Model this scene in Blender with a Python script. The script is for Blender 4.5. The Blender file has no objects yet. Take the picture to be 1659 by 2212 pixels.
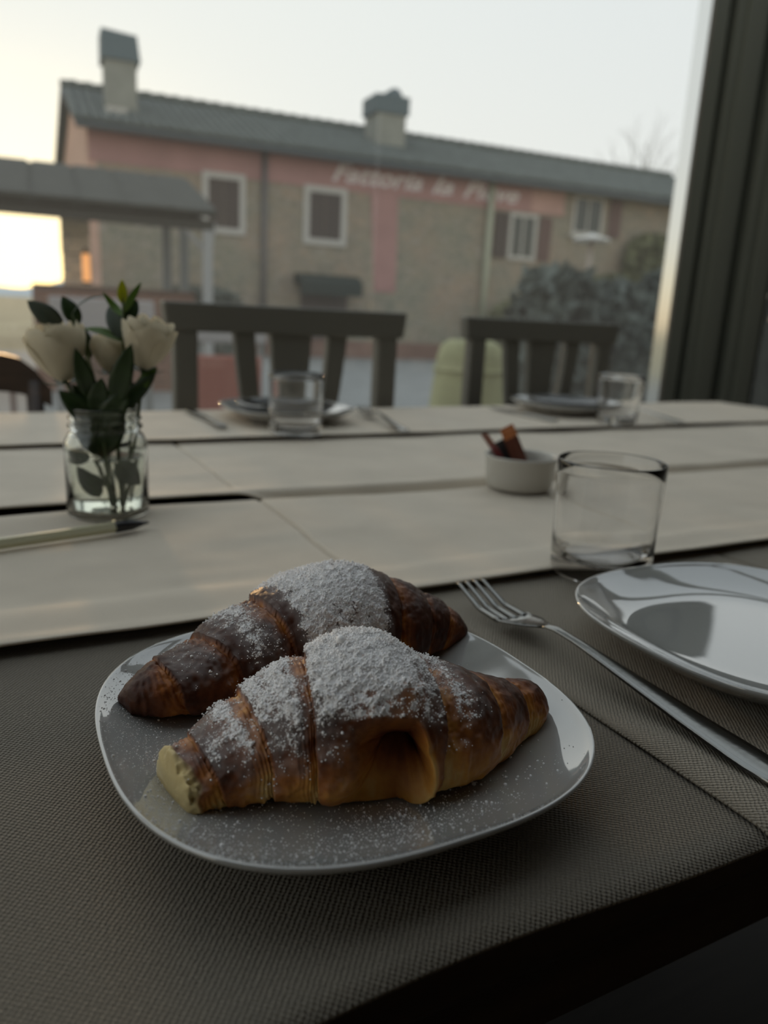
import bpy, bmesh, math, random
import numpy as np
from mathutils import Vector, Matrix

# ------------------------------------------------------------------ camera, sky, sun, exposure
SC = bpy.context.scene
COL = SC.collection
EYE = Vector((0.0, 0.0, 0.93))
PITCH, ROLL = math.radians(14.5), math.radians(2.95)
cam_data = bpy.data.cameras.new('camera')
cam = bpy.data.objects.new('camera', cam_data)
COL.objects.link(cam)
SC.camera = cam
fw = Vector((0, math.cos(PITCH), -math.sin(PITCH)))
rt0, up0 = Vector((1, 0, 0)), Vector((0, math.sin(PITCH), math.cos(PITCH)))
rt = rt0 * math.cos(ROLL) + up0 * math.sin(ROLL)
up = -rt0 * math.sin(ROLL) + up0 * math.cos(ROLL)
m3 = Matrix((rt, up, -fw)).transposed()
cam.matrix_world = Matrix.Translation(EYE) @ m3.to_4x4()
cam_data.sensor_fit = 'VERTICAL'
cam_data.sensor_height = 34.6
cam_data.lens = 34.6 * 1660.0 / 2212.0
cam_data.clip_start, cam_data.clip_end = 0.01, 4000
cam_data.dof.use_dof = True
cam_data.dof.focus_distance = 0.315
cam_data.dof.aperture_fstop = 7.2

SC.view_settings.view_transform = 'Standard'
SC.view_settings.look = 'None'
SC.view_settings.exposure = 0.0
SC.view_settings.gamma = 1.0
SC.view_settings.use_curve_mapping = False
SC.cycles.max_bounces = 12
SC.cycles.transmission_bounces = 12
SC.cycles.transparent_max_bounces = 16
SC.cycles.sample_clamp_indirect = 6.0

SUN_DIR = Vector((-0.4272, 0.9019, 0.0634)).normalized()
world = bpy.data.worlds.new('evening_sky')
SC.world = world
world.use_nodes = True
wn, wl = world.node_tree.nodes, world.node_tree.links
wn.clear()


def wnode(t, **kw):
    n = wn.new(t)
    for k, v in kw.items():
        setattr(n, k, v)
    return n


tc = wnode('ShaderNodeTexCoord')
sep = wnode('ShaderNodeSeparateXYZ')
wl.new(tc.outputs['Generated'], sep.inputs[0])
ramp = wnode('ShaderNodeValToRGB')
cr = ramp.color_ramp
cr.elements[0].position, cr.elements[0].color = 0.0, (0.98, 0.76, 0.50, 1)
cr.elements[1].position, cr.elements[1].color = 1.0, (0.74, 0.82, 0.89, 1)
for p, c in ((0.045, (0.98, 0.88, 0.66, 1)), (0.10, (0.92, 0.91, 0.83, 1)), (0.18, (0.88, 0.895, 0.88, 1)), (0.34, (0.85, 0.885, 0.895, 1)), (0.60, (0.79, 0.85, 0.89, 1))):
    e = cr.elements.new(p)
    e.color = c
wl.new(sep.outputs['Z'], ramp.inputs[0])
dot = wnode('ShaderNodeVectorMath', operation='DOT_PRODUCT')
dot.inputs[1].default_value = SUN_DIR
wl.new(tc.outputs['Generated'], dot.inputs[0])


def wmath(op, a, b):
    n = wnode('ShaderNodeMath', operation=op)
    for i, x in enumerate((a, b)):
        if isinstance(x, (int, float)):
            n.inputs[i].default_value = x
        elif x is not None:
            wl.new(x, n.inputs[i])
    return n.outputs[0]


dpos = wmath('MAXIMUM', dot.outputs['Value'], 0.0)
glow = wmath('MULTIPLY', wmath('POWER', dpos, 60.0), 3.0)
wide = wmath('MULTIPLY', wmath('POWER', dpos, 6.0), 0.16)


def wscale(col, fac):
    n = wnode('ShaderNodeVectorMath', operation='SCALE')
    n.inputs[0].default_value = col
    wl.new(fac, n.inputs['Scale'])
    return n.outputs[0]


def wadd(a, b):
    n = wnode('ShaderNodeVectorMath', operation='ADD')
    wl.new(a, n.inputs[0])
    wl.new(b, n.inputs[1])
    return n.outputs[0]


# the glow hugs the horizon
hug = wmath('POWER', 2.718, wmath('MULTIPLY', wmath('ABSOLUTE', sep.outputs['Z'], None), -9.0))
disc = wmath('GREATER_THAN', dot.outputs['Value'], math.cos(math.radians(0.35)))
sky = wadd(ramp.outputs[0], wscale((1.0, 0.68, 0.20), wmath('MULTIPLY', glow, hug)))
sky = wadd(sky, wscale((1.0, 0.80, 0.42), wide))
sky = wadd(sky, wscale((3.0, 2.2, 0.3), disc))
bg = wnode('ShaderNodeBackground')
bg.inputs['Strength'].default_value = 1.05
wl.new(sky, bg.inputs['Color'])
wo = wnode('ShaderNodeOutputWorld')
wl.new(bg.outputs[0], wo.inputs['Surface'])

sun_l = bpy.data.lights.new('low_sun', 'SUN')
sun_l.energy, sun_l.color, sun_l.angle = 0.7, (1.0, 0.60, 0.28), math.radians(3)
sun_o = bpy.data.objects.new('low_sun', sun_l)
COL.objects.link(sun_o)
sun_o.location = (-6, 12, 6)
sun_o.rotation_euler = SUN_DIR.to_track_quat('Z', 'Y').to_euler()

# ------------------------------------------------------------------ helpers
A0 = math.radians(28.3)          # the tables, chairs and window wall all run along this direction
UX, UY = math.cos(A0), math.sin(A0)
TOP = 0.75                       # table height
random.seed(7)
RNG = np.random.default_rng(11)


def T(u, v, z=0.0):
    return Vector((u * UX - v * UY, u * UY + v * UX, z))


def np_mesh(name, V, F, smooth=True):
    V = np.asarray(V, dtype=np.float32)
    me = bpy.data.meshes.new(name)
    me.vertices.add(len(V))
    me.vertices.foreach_set('co', V.ravel())
    F = np.asarray(F, dtype=np.int32)
    k = F.shape[1]
    me.loops.add(F.size)
    me.loops.foreach_set('vertex_index', F.ravel())
    me.polygons.add(len(F))
    me.polygons.foreach_set('loop_start', np.arange(0, F.size, k, dtype=np.int32))
    me.polygons.foreach_set('loop_total', np.full(len(F), k, dtype=np.int32))
    me.update(calc_edges=True)
    me.validate()
    if smooth:
        me.polygons.foreach_set('use_smooth', np.ones(len(me.polygons), dtype=bool))
    return me


def put(name, me, mat=None, parent=None, loc=(0, 0, 0), rz=0.0):
    o = bpy.data.objects.new(name, me)
    COL.objects.link(o)
    if parent is not None:
        o.parent = parent
    o.location = loc
    o.rotation_euler = (0, 0, rz)
    if mat is not None and me is not None:
        if len(me.materials) == 0:
            me.materials.append(mat)
    return o


def tag(o, label=None, cat=None, group=None, kind=None):
    if label: o['label'] = label
    if cat: o['category'] = cat
    if group: o['group'] = group
    if kind: o['kind'] = kind
    return o


def thing(name, label, cat, loc=(0, 0, 0), rz=0.0, group=None):
    return tag(put(name, None, None, None, loc, rz), label, cat, group)


def copy_tree(o, parent=None):
    c = o.copy()
    COL.objects.link(c)
    c.parent = parent
    for ch in list(o.children):
        copy_tree(ch, c)
    return c


class MB:
    """collects simple solids into one mesh"""

    def __init__(s):
        s.v, s.f = [], []

    def add(s, V, F):
        n = len(s.v)
        s.v += [tuple(p) for p in V]
        s.f += [tuple(i + n for i in q) for q in F]
        return s

    def box(s, x0, x1, y0, y1, z0, z1, m=None):
        P = [Vector((x, y, z)) for z in (z0, z1) for y in (y0, y1) for x in (x0, x1)]
        if m is not None:
            P = [m @ p for p in P]
        return s.add(P, [(0, 2, 3, 1), (4, 5, 7, 6), (0, 1, 5, 4), (2, 6, 7, 3), (0, 4, 6, 2), (1, 3, 7, 5)])

    def hexa(s, lo, hi):
        """lo, hi: four corners each, counter-clockwise seen from above"""
        return s.add(list(lo) + list(hi), [(3, 2, 1, 0), (4, 5, 6, 7), (0, 1, 5, 4), (1, 2, 6, 5), (2, 3, 7, 6), (3, 0, 4, 7)])

    def tube(s, pts, rad, n=8, caps=True):
        pts = [Vector(p) for p in pts]
        if isinstance(rad, (int, float)):
            rad = [rad] * len(pts)
        base = len(s.v)
        prev = None
        for i, p in enumerate(pts):
            d = (pts[min(i + 1, len(pts) - 1)] - pts[max(i - 1, 0)]).normalized()
            if prev is None:
                a = d.cross(Vector((0, 0, 1)) if abs(d.z) < 0.9 else Vector((1, 0, 0))).normalized()
            else:
                a = (prev - d * prev.dot(d)).normalized()
            prev = a
            b = d.cross(a)
            for k in range(n):
                t = 2 * math.pi * k / n
                s.v.append(tuple(p + (a * math.cos(t) + b * math.sin(t)) * rad[i]))
        for i in range(len(pts) - 1):
            for k in range(n):
                k2 = (k + 1) % n
                s.f.append((base + i * n + k, base + i * n + k2, base + (i + 1) * n + k2, base + (i + 1) * n + k))
        if caps:
            s.f.append(tuple(base + k for k in reversed(range(n))))
            s.f.append(tuple(base + (len(pts) - 1) * n + k for k in range(n)))
        return s

    def lathe(s, prof, n=48, c=(0, 0, 0), close=False):
        """prof: (r, z) pairs; r==0 gives a pole"""
        base = len(s.v)
        rows = []
        for r, z in prof:
            if r < 1e-7:
                s.v.append((c[0], c[1], c[2] + z))
                rows.append([len(s.v) - 1] * n)
            else:
                row = []
                for k in range(n):
                    t = 2 * math.pi * k / n
                    s.v.append((c[0] + r * math.cos(t), c[1] + r * math.sin(t), c[2] + z))
                    row.append(len(s.v) - 1)
                rows.append(row)
        for a, b in zip(rows[:-1], rows[1:]):
            for k in range(n):
                k2 = (k + 1) % n
                q = []
                for i in (a[k], a[k2], b[k2], b[k]):
                    if i not in q:
                        q.append(i)
                if len(q) > 2:
                    s.f.append(tuple(q))
        return s

    def build(s, name, mat, parent=None, loc=(0, 0, 0), rz=0.0, smooth=False, bevel=0.0, seg=2):
        me = bpy.data.meshes.new(name)
        me.from_pydata(s.v, [], s.f)
        bm = bmesh.new()
        bm.from_mesh(me)
        bmesh.ops.recalc_face_normals(bm, faces=bm.faces)
        if bevel > 0:
            bmesh.ops.bevel(bm, geom=list(bm.edges), offset=bevel, segments=seg, affect='EDGES', profile=0.5)
        bm.to_mesh(me)
        bm.free()
        if smooth:
            me.polygons.foreach_set('use_smooth', np.ones(len(me.polygons), dtype=bool))
        me.update()
        return put(name, me, mat, parent, loc, rz)


def grid_faces(nu, nv, wrap_v=False):
    """vertex index i*nv+j, i<nu, j<nv"""
    i = np.arange(nu - 1)[:, None]
    j = np.arange(nv if wrap_v else nv - 1)[None, :]
    j2 = (j + 1) % nv
    a = i * nv + j
    return np.stack([a, (i + 1) * nv + j, (i + 1) * nv + j2, i * nv + j2], -1).reshape(-1, 4)


def _hash(ix, iy, iz):
    h = (ix * 374761393 + iy * 668265263 + iz * 2147483647 + 1013904223) & 0xFFFFFFFF
    h = ((h ^ (h >> 13)) * 1274126177) & 0xFFFFFFFF
    h = h ^ (h >> 16)
    return (h & 0xFFFF) / 65535.0 * 2 - 1


def noise3(P, f, seed=0):
    P = np.asarray(P, dtype=np.float64) * f + seed * 17.31 + 1000.0
    I = np.floor(P).astype(np.int64)
    t = P - I
    t = t * t * (3 - 2 * t)
    o = 0
    for dx in (0, 1):
        for dy in (0, 1):
            for dz in (0, 1):
                w = (t[:, 0] if dx else 1 - t[:, 0]) * (t[:, 1] if dy else 1 - t[:, 1]) * (t[:, 2] if dz else 1 - t[:, 2])
                o = o + w * _hash(I[:, 0] + dx, I[:, 1] + dy, I[:, 2] + dz)
    return o


def fbm(P, f, n=3, seed=0):
    o, a = 0, 1.0
    for k in range(n):
        o = o + a * noise3(P, f * 2.03 ** k, seed + k)
        a *= 0.5
    return o


def sstep(a, b, x):
    t = np.clip((x - a) / (b - a), 0, 1)
    return t * t * (3 - 2 * t)


# ------------------------------------------------------------------ materials
def mat(name, col, rough=0.6, metal=0.0, spec=0.5, bump=0.0, bscale=40.0, var=0.0, vscale=8.0, coat=0.0, trans=0.0, coat_ior=1.5):
    m = bpy.data.materials.new(name)
    m.use_nodes = True
    nt = m.node_tree
    b = nt.nodes['Principled BSDF']
    b.inputs['Base Color'].default_value = (*col, 1)
    b.inputs['Roughness'].default_value = rough
    b.inputs['Metallic'].default_value = metal
    b.inputs['Specular IOR Level'].default_value = spec
    b.inputs['Coat Weight'].default_value = coat
    b.inputs['Coat Roughness'].default_value = 0.05
    b.inputs['Coat IOR'].default_value = coat_ior
    if bump or var:
        t = nt.nodes.new('ShaderNodeTexCoord')
    if var:
        n = nt.nodes.new('ShaderNodeTexNoise')
        n.inputs['Scale'].default_value = vscale
        n.inputs['Detail'].default_value = 5
        nt.links.new(t.outputs['Object'], n.inputs['Vector'])
        r = nt.nodes.new('ShaderNodeValToRGB')
        r.color_ramp.elements[0].position, r.color_ramp.elements[1].position = 0.3, 0.7
        r.color_ramp.elements[0].color = (*[c * (1 - var) for c in col], 1)
        r.color_ramp.elements[1].color = (*[min(1, c * (1 + var)) for c in col], 1)
        nt.links.new(n.outputs['Fac'], r.inputs[0])
        nt.links.new(r.outputs[0], b.inputs['Base Color'])
    if bump:
        n = nt.nodes.new('ShaderNodeTexNoise')
        n.inputs['Scale'].default_value = bscale
        n.inputs['Detail'].default_value = 4
        nt.links.new(t.outputs['Object'], n.inputs['Vector'])
        bp = nt.nodes.new('ShaderNodeBump')
        bp.inputs['Strength'].default_value = bump
        bp.inputs['Distance'].default_value = 0.01
        nt.links.new(n.outputs['Fac'], bp.inputs['Height'])
        nt.links.new(bp.outputs[0], b.inputs['Normal'])
    if trans:
        tr = nt.nodes.new('ShaderNodeBsdfTranslucent')
        tr.inputs[0].default_value = (*col, 1)
        mx = nt.nodes.new('ShaderNodeMixShader')
        mx.inputs[0].default_value = trans
        nt.links.new(b.outputs[0], mx.inputs[1])
        nt.links.new(tr.outputs[0], mx.inputs[2])
        nt.links.new(mx.outputs[0], nt.nodes['Material Output'].inputs['Surface'])
    return m


def cloth_mat(name, col, bump, cmod=0.2):
    """non-woven table paper: fine crossing ribs, drawn in object space"""
    m = bpy.data.materials.new(name)
    m.use_nodes = True
    nt = m.node_tree
    L = nt.links.new
    b = nt.nodes['Principled BSDF']
    b.inputs['Roughness'].default_value = 0.75
    b.inputs['Specular IOR Level'].default_value = 0.35
    b.inputs['Sheen Weight'].default_value = 0.12
    t = nt.nodes.new('ShaderNodeTexCoord')
    h = None
    for ang, sc, dist in ((38, 600, 2.2), (-52, 680, 2.4)):
        mp = nt.nodes.new('ShaderNodeMapping')
        mp.inputs['Rotation'].default_value = (0, 0, math.radians(ang))
        L(t.outputs['Object'], mp.inputs['Vector'])
        w = nt.nodes.new('ShaderNodeTexWave')
        w.inputs['Scale'].default_value = sc / 3.14
        w.inputs['Distortion'].default_value = dist
        w.inputs['Detail'].default_value = 2
        w.inputs['Detail Scale'].default_value = 2.0
        L(mp.outputs[0], w.inputs['Vector'])
        if h is None:
            h = w.outputs['Fac']
        else:
            a = nt.nodes.new('ShaderNodeMath')
            a.operation = 'ADD'
            L(h, a.inputs[0])
            L(w.outputs['Fac'], a.inputs[1])
            h = a.outputs[0]
    n2 = nt.nodes.new('ShaderNodeTexNoise')
    n2.inputs['Scale'].default_value = 900
    L(t.outputs['Object'], n2.inputs['Vector'])
    a = nt.nodes.new('ShaderNodeMath')
    a.operation = 'ADD'
    L(h, a.inputs[0])
    L(n2.outputs['Fac'], a.inputs[1])
    bp = nt.nodes.new('ShaderNodeBump')
    bp.inputs['Strength'].default_value = bump
    bp.inputs['Distance'].default_value = 0.0006
    L(a.outputs[0], bp.inputs['Height'])
    L(bp.outputs[0], b.inputs['Normal'])
    n = nt.nodes.new('ShaderNodeTexNoise')
    n.inputs['Scale'].default_value = 14
    n.inputs['Detail'].default_value = 6
    L(t.outputs['Object'], n.inputs['Vector'])
    r = nt.nodes.new('ShaderNodeValToRGB')
    r.color_ramp.elements[0].position, r.color_ramp.elements[1].position = 0.32, 0.68
    r.color_ramp.elements[0].color = (*[c * 0.93 for c in col], 1)
    r.color_ramp.elements[1].color = (*[c * 1.05 for c in col], 1)
    L(n.outputs['Fac'], r.inputs[0])
    mxx = nt.nodes.new('ShaderNodeMix')
    mxx.data_type = 'RGBA'
    mxx.blend_type = 'MULTIPLY'
    mxx.inputs[0].default_value = 1.0
    r2 = nt.nodes.new('ShaderNodeValToRGB')
    r2.color_ramp.elements[0].color = (1 - cmod, 1 - cmod, 1 - cmod, 1)
    r2.color_ramp.elements[1].color = (1 + cmod / 2, 1 + cmod / 2, 1 + cmod / 2, 1)
    dv = nt.nodes.new('ShaderNodeMath')
    dv.operation = 'MULTIPLY'
    dv.inputs[1].default_value = 0.36
    L(a.outputs[0], dv.inputs[0])
    L(dv.outputs[0], r2.inputs[0])
    L(r.outputs[0], mxx.inputs[6])
    L(r2.outputs[0], mxx.inputs[7])
    L(mxx.outputs[2], b.inputs['Base Color'])
    return m


def pane_mat(name, tint, dust):
    """thin window glass: clear, mirror-like at grazing angles, with a film of dust"""
    m = bpy.data.materials.new(name)
    m.use_nodes = True
    nt = m.node_tree
    L = nt.links.new
    nt.nodes.remove(nt.nodes['Principled BSDF'])
    tr = nt.nodes.new('ShaderNodeBsdfTransparent')
    tr.inputs[0].default_value = (*tint, 1)
    gl = nt.nodes.new('ShaderNodeBsdfGlossy')
    gl.inputs['Roughness'].default_value = 0.0
    lw = nt.nodes.new('ShaderNodeLayerWeight')      # facing is the same from both sides of the sheet
    lw.inputs[0].default_value = 0.5
    pw = nt.nodes.new('ShaderNodeMath')
    pw.operation = 'POWER'
    pw.inputs[1].default_value = 5.0
    L(lw.outputs['Facing'], pw.inputs[0])
    fr = nt.nodes.new('ShaderNodeMath')
    fr.operation = 'MULTIPLY_ADD'
    fr.inputs[1].default_value, fr.inputs[2].default_value = 0.93, 0.035
    L(pw.outputs[0], fr.inputs[0])
    mx = nt.nodes.new('ShaderNodeMixShader')
    L(fr.outputs[0], mx.inputs[0])
    L(tr.outputs[0], mx.inputs[1])
    L(gl.outputs[0], mx.inputs[2])
    du = nt.nodes.new('ShaderNodeBsdfTranslucent')
    du.inputs[0].default_value = (0.8, 0.8, 0.78, 1)
    m2 = nt.nodes.new('ShaderNodeMixShader')
    m2.inputs[0].default_value = dust
    L(mx.outputs[0], m2.inputs[1])
    L(du.outputs[0], m2.inputs[2])
    L(m2.outputs[0], nt.nodes['Material Output'].inputs['Surface'])
    return m


def glass_mat(name, col=(1, 1, 1), ior=1.48, rough=0.0):
    m = bpy.data.materials.new(name)
    m.use_nodes = True
    nt = m.node_tree
    b = nt.nodes['Principled BSDF']
    b.inputs['Base Color'].default_value = (*col, 1)
    b.inputs['Roughness'].default_value = rough
    b.inputs['IOR'].default_value = ior
    b.inputs['Transmission Weight'].default_value = 1.0
    return m


def stone_mat(name, cols, scale, mortar=(0.40, 0.37, 0.31)):
    m = bpy.data.materials.new(name)
    m.use_nodes = True
    nt = m.node_tree
    L = nt.links.new
    b = nt.nodes['Principled BSDF']
    b.inputs['Roughness'].default_value = 0.9
    t = nt.nodes.new('ShaderNodeTexCoord')
    mp = nt.nodes.new('ShaderNodeMapping')
    mp.inputs['Scale'].default_value = (1, 1, 1.9)
    L(t.outputs['Object'], mp.inputs['Vector'])
    v = nt.nodes.new('ShaderNodeTexVoronoi')
    v.inputs['Scale'].default_value = scale
    L(mp.outputs[0], v.inputs['Vector'])
    v2 = nt.nodes.new('ShaderNodeTexVoronoi')
    v2.feature = 'DISTANCE_TO_EDGE'
    v2.inputs['Scale'].default_value = scale
    L(mp.outputs[0], v2.inputs['Vector'])
    sp = nt.nodes.new('ShaderNodeSeparateColor')
    L(v.outputs['Color'], sp.inputs[0])
    r = nt.nodes.new('ShaderNodeValToRGB')
    r.color_ramp.elements[0].color = (*cols[0], 1)
    r.color_ramp.elements[1].color = (*cols[-1], 1)
    for k, c in enumerate(cols[1:-1]):
        e = r.color_ramp.elements.new((k + 1) / (len(cols) - 1))
        e.color = (*c, 1)
    L(sp.outputs[0], r.inputs[0])
    n = nt.nodes.new('ShaderNodeTexNoise')
    n.inputs['Scale'].default_value = 0.55
    n.inputs['Detail'].default_value = 3
    L(t.outputs['Object'], n.inputs['Vector'])
    rr = nt.nodes.new('ShaderNodeValToRGB')
    rr.color_ramp.elements[0].position, rr.color_ramp.elements[1].position = 0.38, 0.62
    rr.color_ramp.elements[0].color = (0.86, 0.92, 0.86, 1)
    rr.color_ramp.elements[1].color = (1.14, 0.99, 0.90, 1)
    L(n.outputs['Fac'], rr.inputs[0])
    mu = nt.nodes.new('ShaderNodeMix')
    mu.data_type = 'RGBA'
    mu.blend_type = 'MULTIPLY'
    mu.inputs[0].default_value = 1
    L(r.outputs[0], mu.inputs[6])
    L(rr.outputs[0], mu.inputs[7])
    lt = nt.nodes.new('ShaderNodeMath')
    lt.operation = 'LESS_THAN'
    lt.inputs[1].default_value = 0.05
    L(v2.outputs[0], lt.inputs[0])
    mx = nt.nodes.new('ShaderNodeMix')
    mx.data_type = 'RGBA'
    L(lt.outputs[0], mx.inputs[0])
    L(mu.outputs[2], mx.inputs[6])
    mx.inputs[7].default_value = (*mortar, 1)
    L(mx.outputs[2], b.inputs['Base Color'])
    return m


def wood_mat(name, c0, c1, scale=6.0, rough=0.5, axis=(1, 14, 14)):
    m = bpy.data.materials.new(name)
    m.use_nodes = True
    nt = m.node_tree
    L = nt.links.new
    b = nt.nodes['Principled BSDF']
    b.inputs['Roughness'].default_value = rough
    t = nt.nodes.new('ShaderNodeTexCoord')
    mp = nt.nodes.new('ShaderNodeMapping')
    mp.inputs['Scale'].default_value = axis
    L(t.outputs['Object'], mp.inputs['Vector'])
    n = nt.nodes.new('ShaderNodeTexNoise')
    n.inputs['Scale'].default_value = scale
    n.inputs['Detail'].default_value = 6
    L(mp.outputs[0], n.inputs['Vector'])
    r = nt.nodes.new('ShaderNodeValToRGB')
    r.color_ramp.elements[0].position, r.color_ramp.elements[1].position = 0.3, 0.7
    r.color_ramp.elements[0].color = (*c0, 1)
    r.color_ramp.elements[1].color = (*c1, 1)
    L(n.outputs['Fac'], r.inputs[0])
    L(r.outputs[0], b.inputs['Base Color'])
    return m


M = {}
M['cloth_pale'] = cloth_mat('pale_table_paper', (0.63, 0.555, 0.45), 0.15, 0.06)
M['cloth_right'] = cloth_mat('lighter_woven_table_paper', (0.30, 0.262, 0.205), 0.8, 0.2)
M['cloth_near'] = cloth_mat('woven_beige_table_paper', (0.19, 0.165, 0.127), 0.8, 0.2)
M['ceramic'] = mat('white_glazed_ceramic', (0.37, 0.37, 0.355), 0.05, spec=0.6, coat=1.0, coat_ior=2.1)
M['ceramic_dull'] = mat('white_porcelain', (0.50, 0.48, 0.43), 0.25)
M['steel'] = mat('polished_cutlery_steel', (0.25, 0.25, 0.24), 0.2, metal=1.0, bump=0.02, bscale=300)
M['glass'] = glass_mat('clear_tumbler_glass')
M['jar_glass'] = glass_mat('jar_glass', (0.97, 1.0, 0.97))
M['water'] = glass_mat('water', (0.97, 0.99, 0.95), 1.33)
M['pane'] = pane_mat('window_pane_glass', (0.97, 0.98, 0.975), 0.035)
M['chair_paint'] = mat('grey_green_chair_paint', (0.135, 0.13, 0.108), 0.45, bump=0.05, bscale=60)
M['dark_wood'] = wood_mat('dark_brown_wood', (0.030, 0.018, 0.012), (0.07, 0.042, 0.027), 5, 0.4)
M['table_wood'] = wood_mat('dark_table_wood', (0.028, 0.017, 0.011), (0.055, 0.032, 0.02), 5, 0.5)
M['floor'] = wood_mat('dark_floor', (0.010, 0.008, 0.006), (0.018, 0.014, 0.011), 4, 0.5)
M['wall'] = mat('taupe_plaster', (0.28, 0.25, 0.215), 0.9, bump=0.1, bscale=30)
M['ceiling'] = mat('dim_ceiling_plaster', (0.22, 0.20, 0.18), 0.9)
M['frame'] = mat('olive_painted_frame', (0.19, 0.195, 0.155), 0.38, spec=0.4)
M['frame_dark'] = mat('dark_frame_groove', (0.022, 0.024, 0.018), 0.5)
M['frame_slate'] = mat('slate_side_panel', (0.05, 0.06, 0.055), 0.30)
M['reveal'] = mat('brushed_aluminium_reveal', (0.80, 0.80, 0.78), 0.10, metal=1.0)
M['leaf'] = mat('dark_green_leaf', (0.030, 0.060, 0.018), 0.35, spec=0.5, trans=0.25, var=0.25, vscale=60)
M['leaf_grey'] = mat('grey_green_leaf', (0.10, 0.125, 0.095), 0.45, trans=0.2)
M['leaf_bright'] = mat('bright_green_leaf', (0.12, 0.22, 0.03), 0.4, trans=0.45)
M['bud'] = mat('yellow_green_bud', (0.42, 0.46, 0.03), 0.4, trans=0.5)
M['stem'] = mat('green_stem', (0.07, 0.10, 0.03), 0.5)
M['petal'] = mat('cream_rose_petal', (0.78, 0.72, 0.57), 0.6, spec=0.25, trans=0.35)
M['pen_clear'] = mat('frosted_pen_barrel', (0.74, 0.72, 0.52), 0.2, trans=0.3)
M['black'] = mat('black_plastic', (0.012, 0.012, 0.013), 0.3)
M['packet_brown'] = mat('brown_sugar_paper', (0.16, 0.05, 0.028), 0.5)
M['packet_orange'] = mat('orange_paper_tip', (0.62, 0.22, 0.08), 0.5)
M['packet_red'] = mat('dark_red_paper', (0.13, 0.02, 0.022), 0.45)
M['packet_white'] = mat('white_sugar_paper', (0.6, 0.58, 0.55), 0.5)
M['packet_dark'] = mat('dark_grey_paper', (0.03, 0.03, 0.03), 0.4)
# outside
M['wall_stone'] = stone_mat('rubble_stone_wall', ((0.235, 0.215, 0.175), (0.275, 0.25, 0.20), (0.215, 0.205, 0.175), (0.31, 0.27, 0.215)), 3.6, (0.31, 0.28, 0.235))
M['plinth'] = mat('red_brown_plinth', (0.20, 0.12, 0.095), 0.9, var=0.2, vscale=1.5)
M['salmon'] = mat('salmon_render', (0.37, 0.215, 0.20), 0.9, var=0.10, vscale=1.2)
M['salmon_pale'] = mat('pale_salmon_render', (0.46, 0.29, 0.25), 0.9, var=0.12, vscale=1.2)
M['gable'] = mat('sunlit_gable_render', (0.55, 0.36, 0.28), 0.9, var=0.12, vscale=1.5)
M['roof'] = mat('weathered_roof_tile', (0.105, 0.118, 0.108), 0.9, var=0.25, vscale=3)
M['eave'] = mat('dark_eave_board', (0.085, 0.10, 0.108), 0.8)
M['chimney'] = mat('chimney_render', (0.27, 0.28, 0.25), 0.9, var=0.1, vscale=2)
M['chimney_cap'] = mat('chimney_cap_tile', (0.12, 0.155, 0.17), 0.9)
M['white_trim'] = mat('white_window_surround', (0.46, 0.45, 0.42), 0.8)
M['shutter'] = mat('dark_brown_shutter', (0.075, 0.058, 0.052), 0.7)
M['shutter_red'] = mat('red_brown_shutter', (0.14, 0.085, 0.075), 0.7)
M['dark_pane'] = mat('dark_window_pane', (0.05, 0.06, 0.055), 0.15)
M['pipe_dark'] = mat('dark_down_pipe', (0.12, 0.115, 0.115), 0.6)
M['reflection_pale'] = mat('pale_green_reflection', (0.36, 0.38, 0.29), 0.6)  # colour of a band reflected in the window glass
M['letter'] = mat('white_sign_paint', (0.66, 0.60, 0.60), 0.8)
M['awning'] = mat('dark_green_canvas', (0.022, 0.032, 0.028), 0.8)
M['awning_blue'] = mat('dark_blue_canvas', (0.030, 0.034, 0.052), 0.8)
M['canopy'] = mat('grey_canopy_boards', (0.042, 0.044, 0.036), 0.8, var=0.15, vscale=3)
M['canopy_dark'] = mat('dark_canopy_beam', (0.05, 0.05, 0.042), 0.8)
M['post'] = mat('grey_white_post', (0.33, 0.34, 0.34), 0.6)
M['post_dark'] = mat('grey_post', (0.19, 0.21, 0.21), 0.6)
M['pillar'] = stone_mat('pale_pillar_stone', ((0.60, 0.51, 0.42), (0.70, 0.60, 0.48)), 6)
M['brick'] = mat('dull_red_brick', (0.20, 0.115, 0.085), 0.9, var=0.25, vscale=9)
M['brick_dark'] = mat('brown_wall_coping', (0.115, 0.07, 0.055), 0.9)
M['mortar'] = mat('lime_mortar', (0.27, 0.24, 0.20), 0.95)
M['paving'] = mat('grey_paving', (0.23, 0.24, 0.235), 0.85, var=0.12, vscale=2)
M['grass'] = mat('dry_meadow', (0.30, 0.27, 0.17), 0.95, var=0.25, vscale=0.3)
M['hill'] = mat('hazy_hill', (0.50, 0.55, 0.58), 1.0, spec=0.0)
M['hedge'] = mat('blue_green_hedge', (0.10, 0.122, 0.11), 0.8, var=0.35, vscale=4)
M['ivy'] = mat('olive_ivy', (0.17, 0.18, 0.10), 0.8, var=0.35, vscale=4)
M['lime_fabric'] = mat('lime_green_fabric', (0.33, 0.335, 0.185), 0.9, var=0.12, vscale=9)
M['white_fabric'] = mat('white_garden_cloth', (0.30, 0.29, 0.29), 0.8)
M['red_fabric'] = mat('red_garden_fabric', (0.28, 0.095, 0.075), 0.8)
M['lamp_white'] = mat('white_lamp_shade', (0.62, 0.61, 0.58), 0.6)
M['lamp_pole'] = mat('beige_lamp_pole', (0.42, 0.36, 0.31), 0.6)
M['conifer'] = mat('dark_conifer_green', (0.030, 0.042, 0.030), 0.8, var=0.3, vscale=5)
M['bark'] = mat('grey_bark', (0.20, 0.19, 0.17), 0.9)

# ------------------------------------------------------------------ room shell
WV = 1.9                    # window wall


def struct(o):
    o['kind'] = 'structure'
    return o


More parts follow.
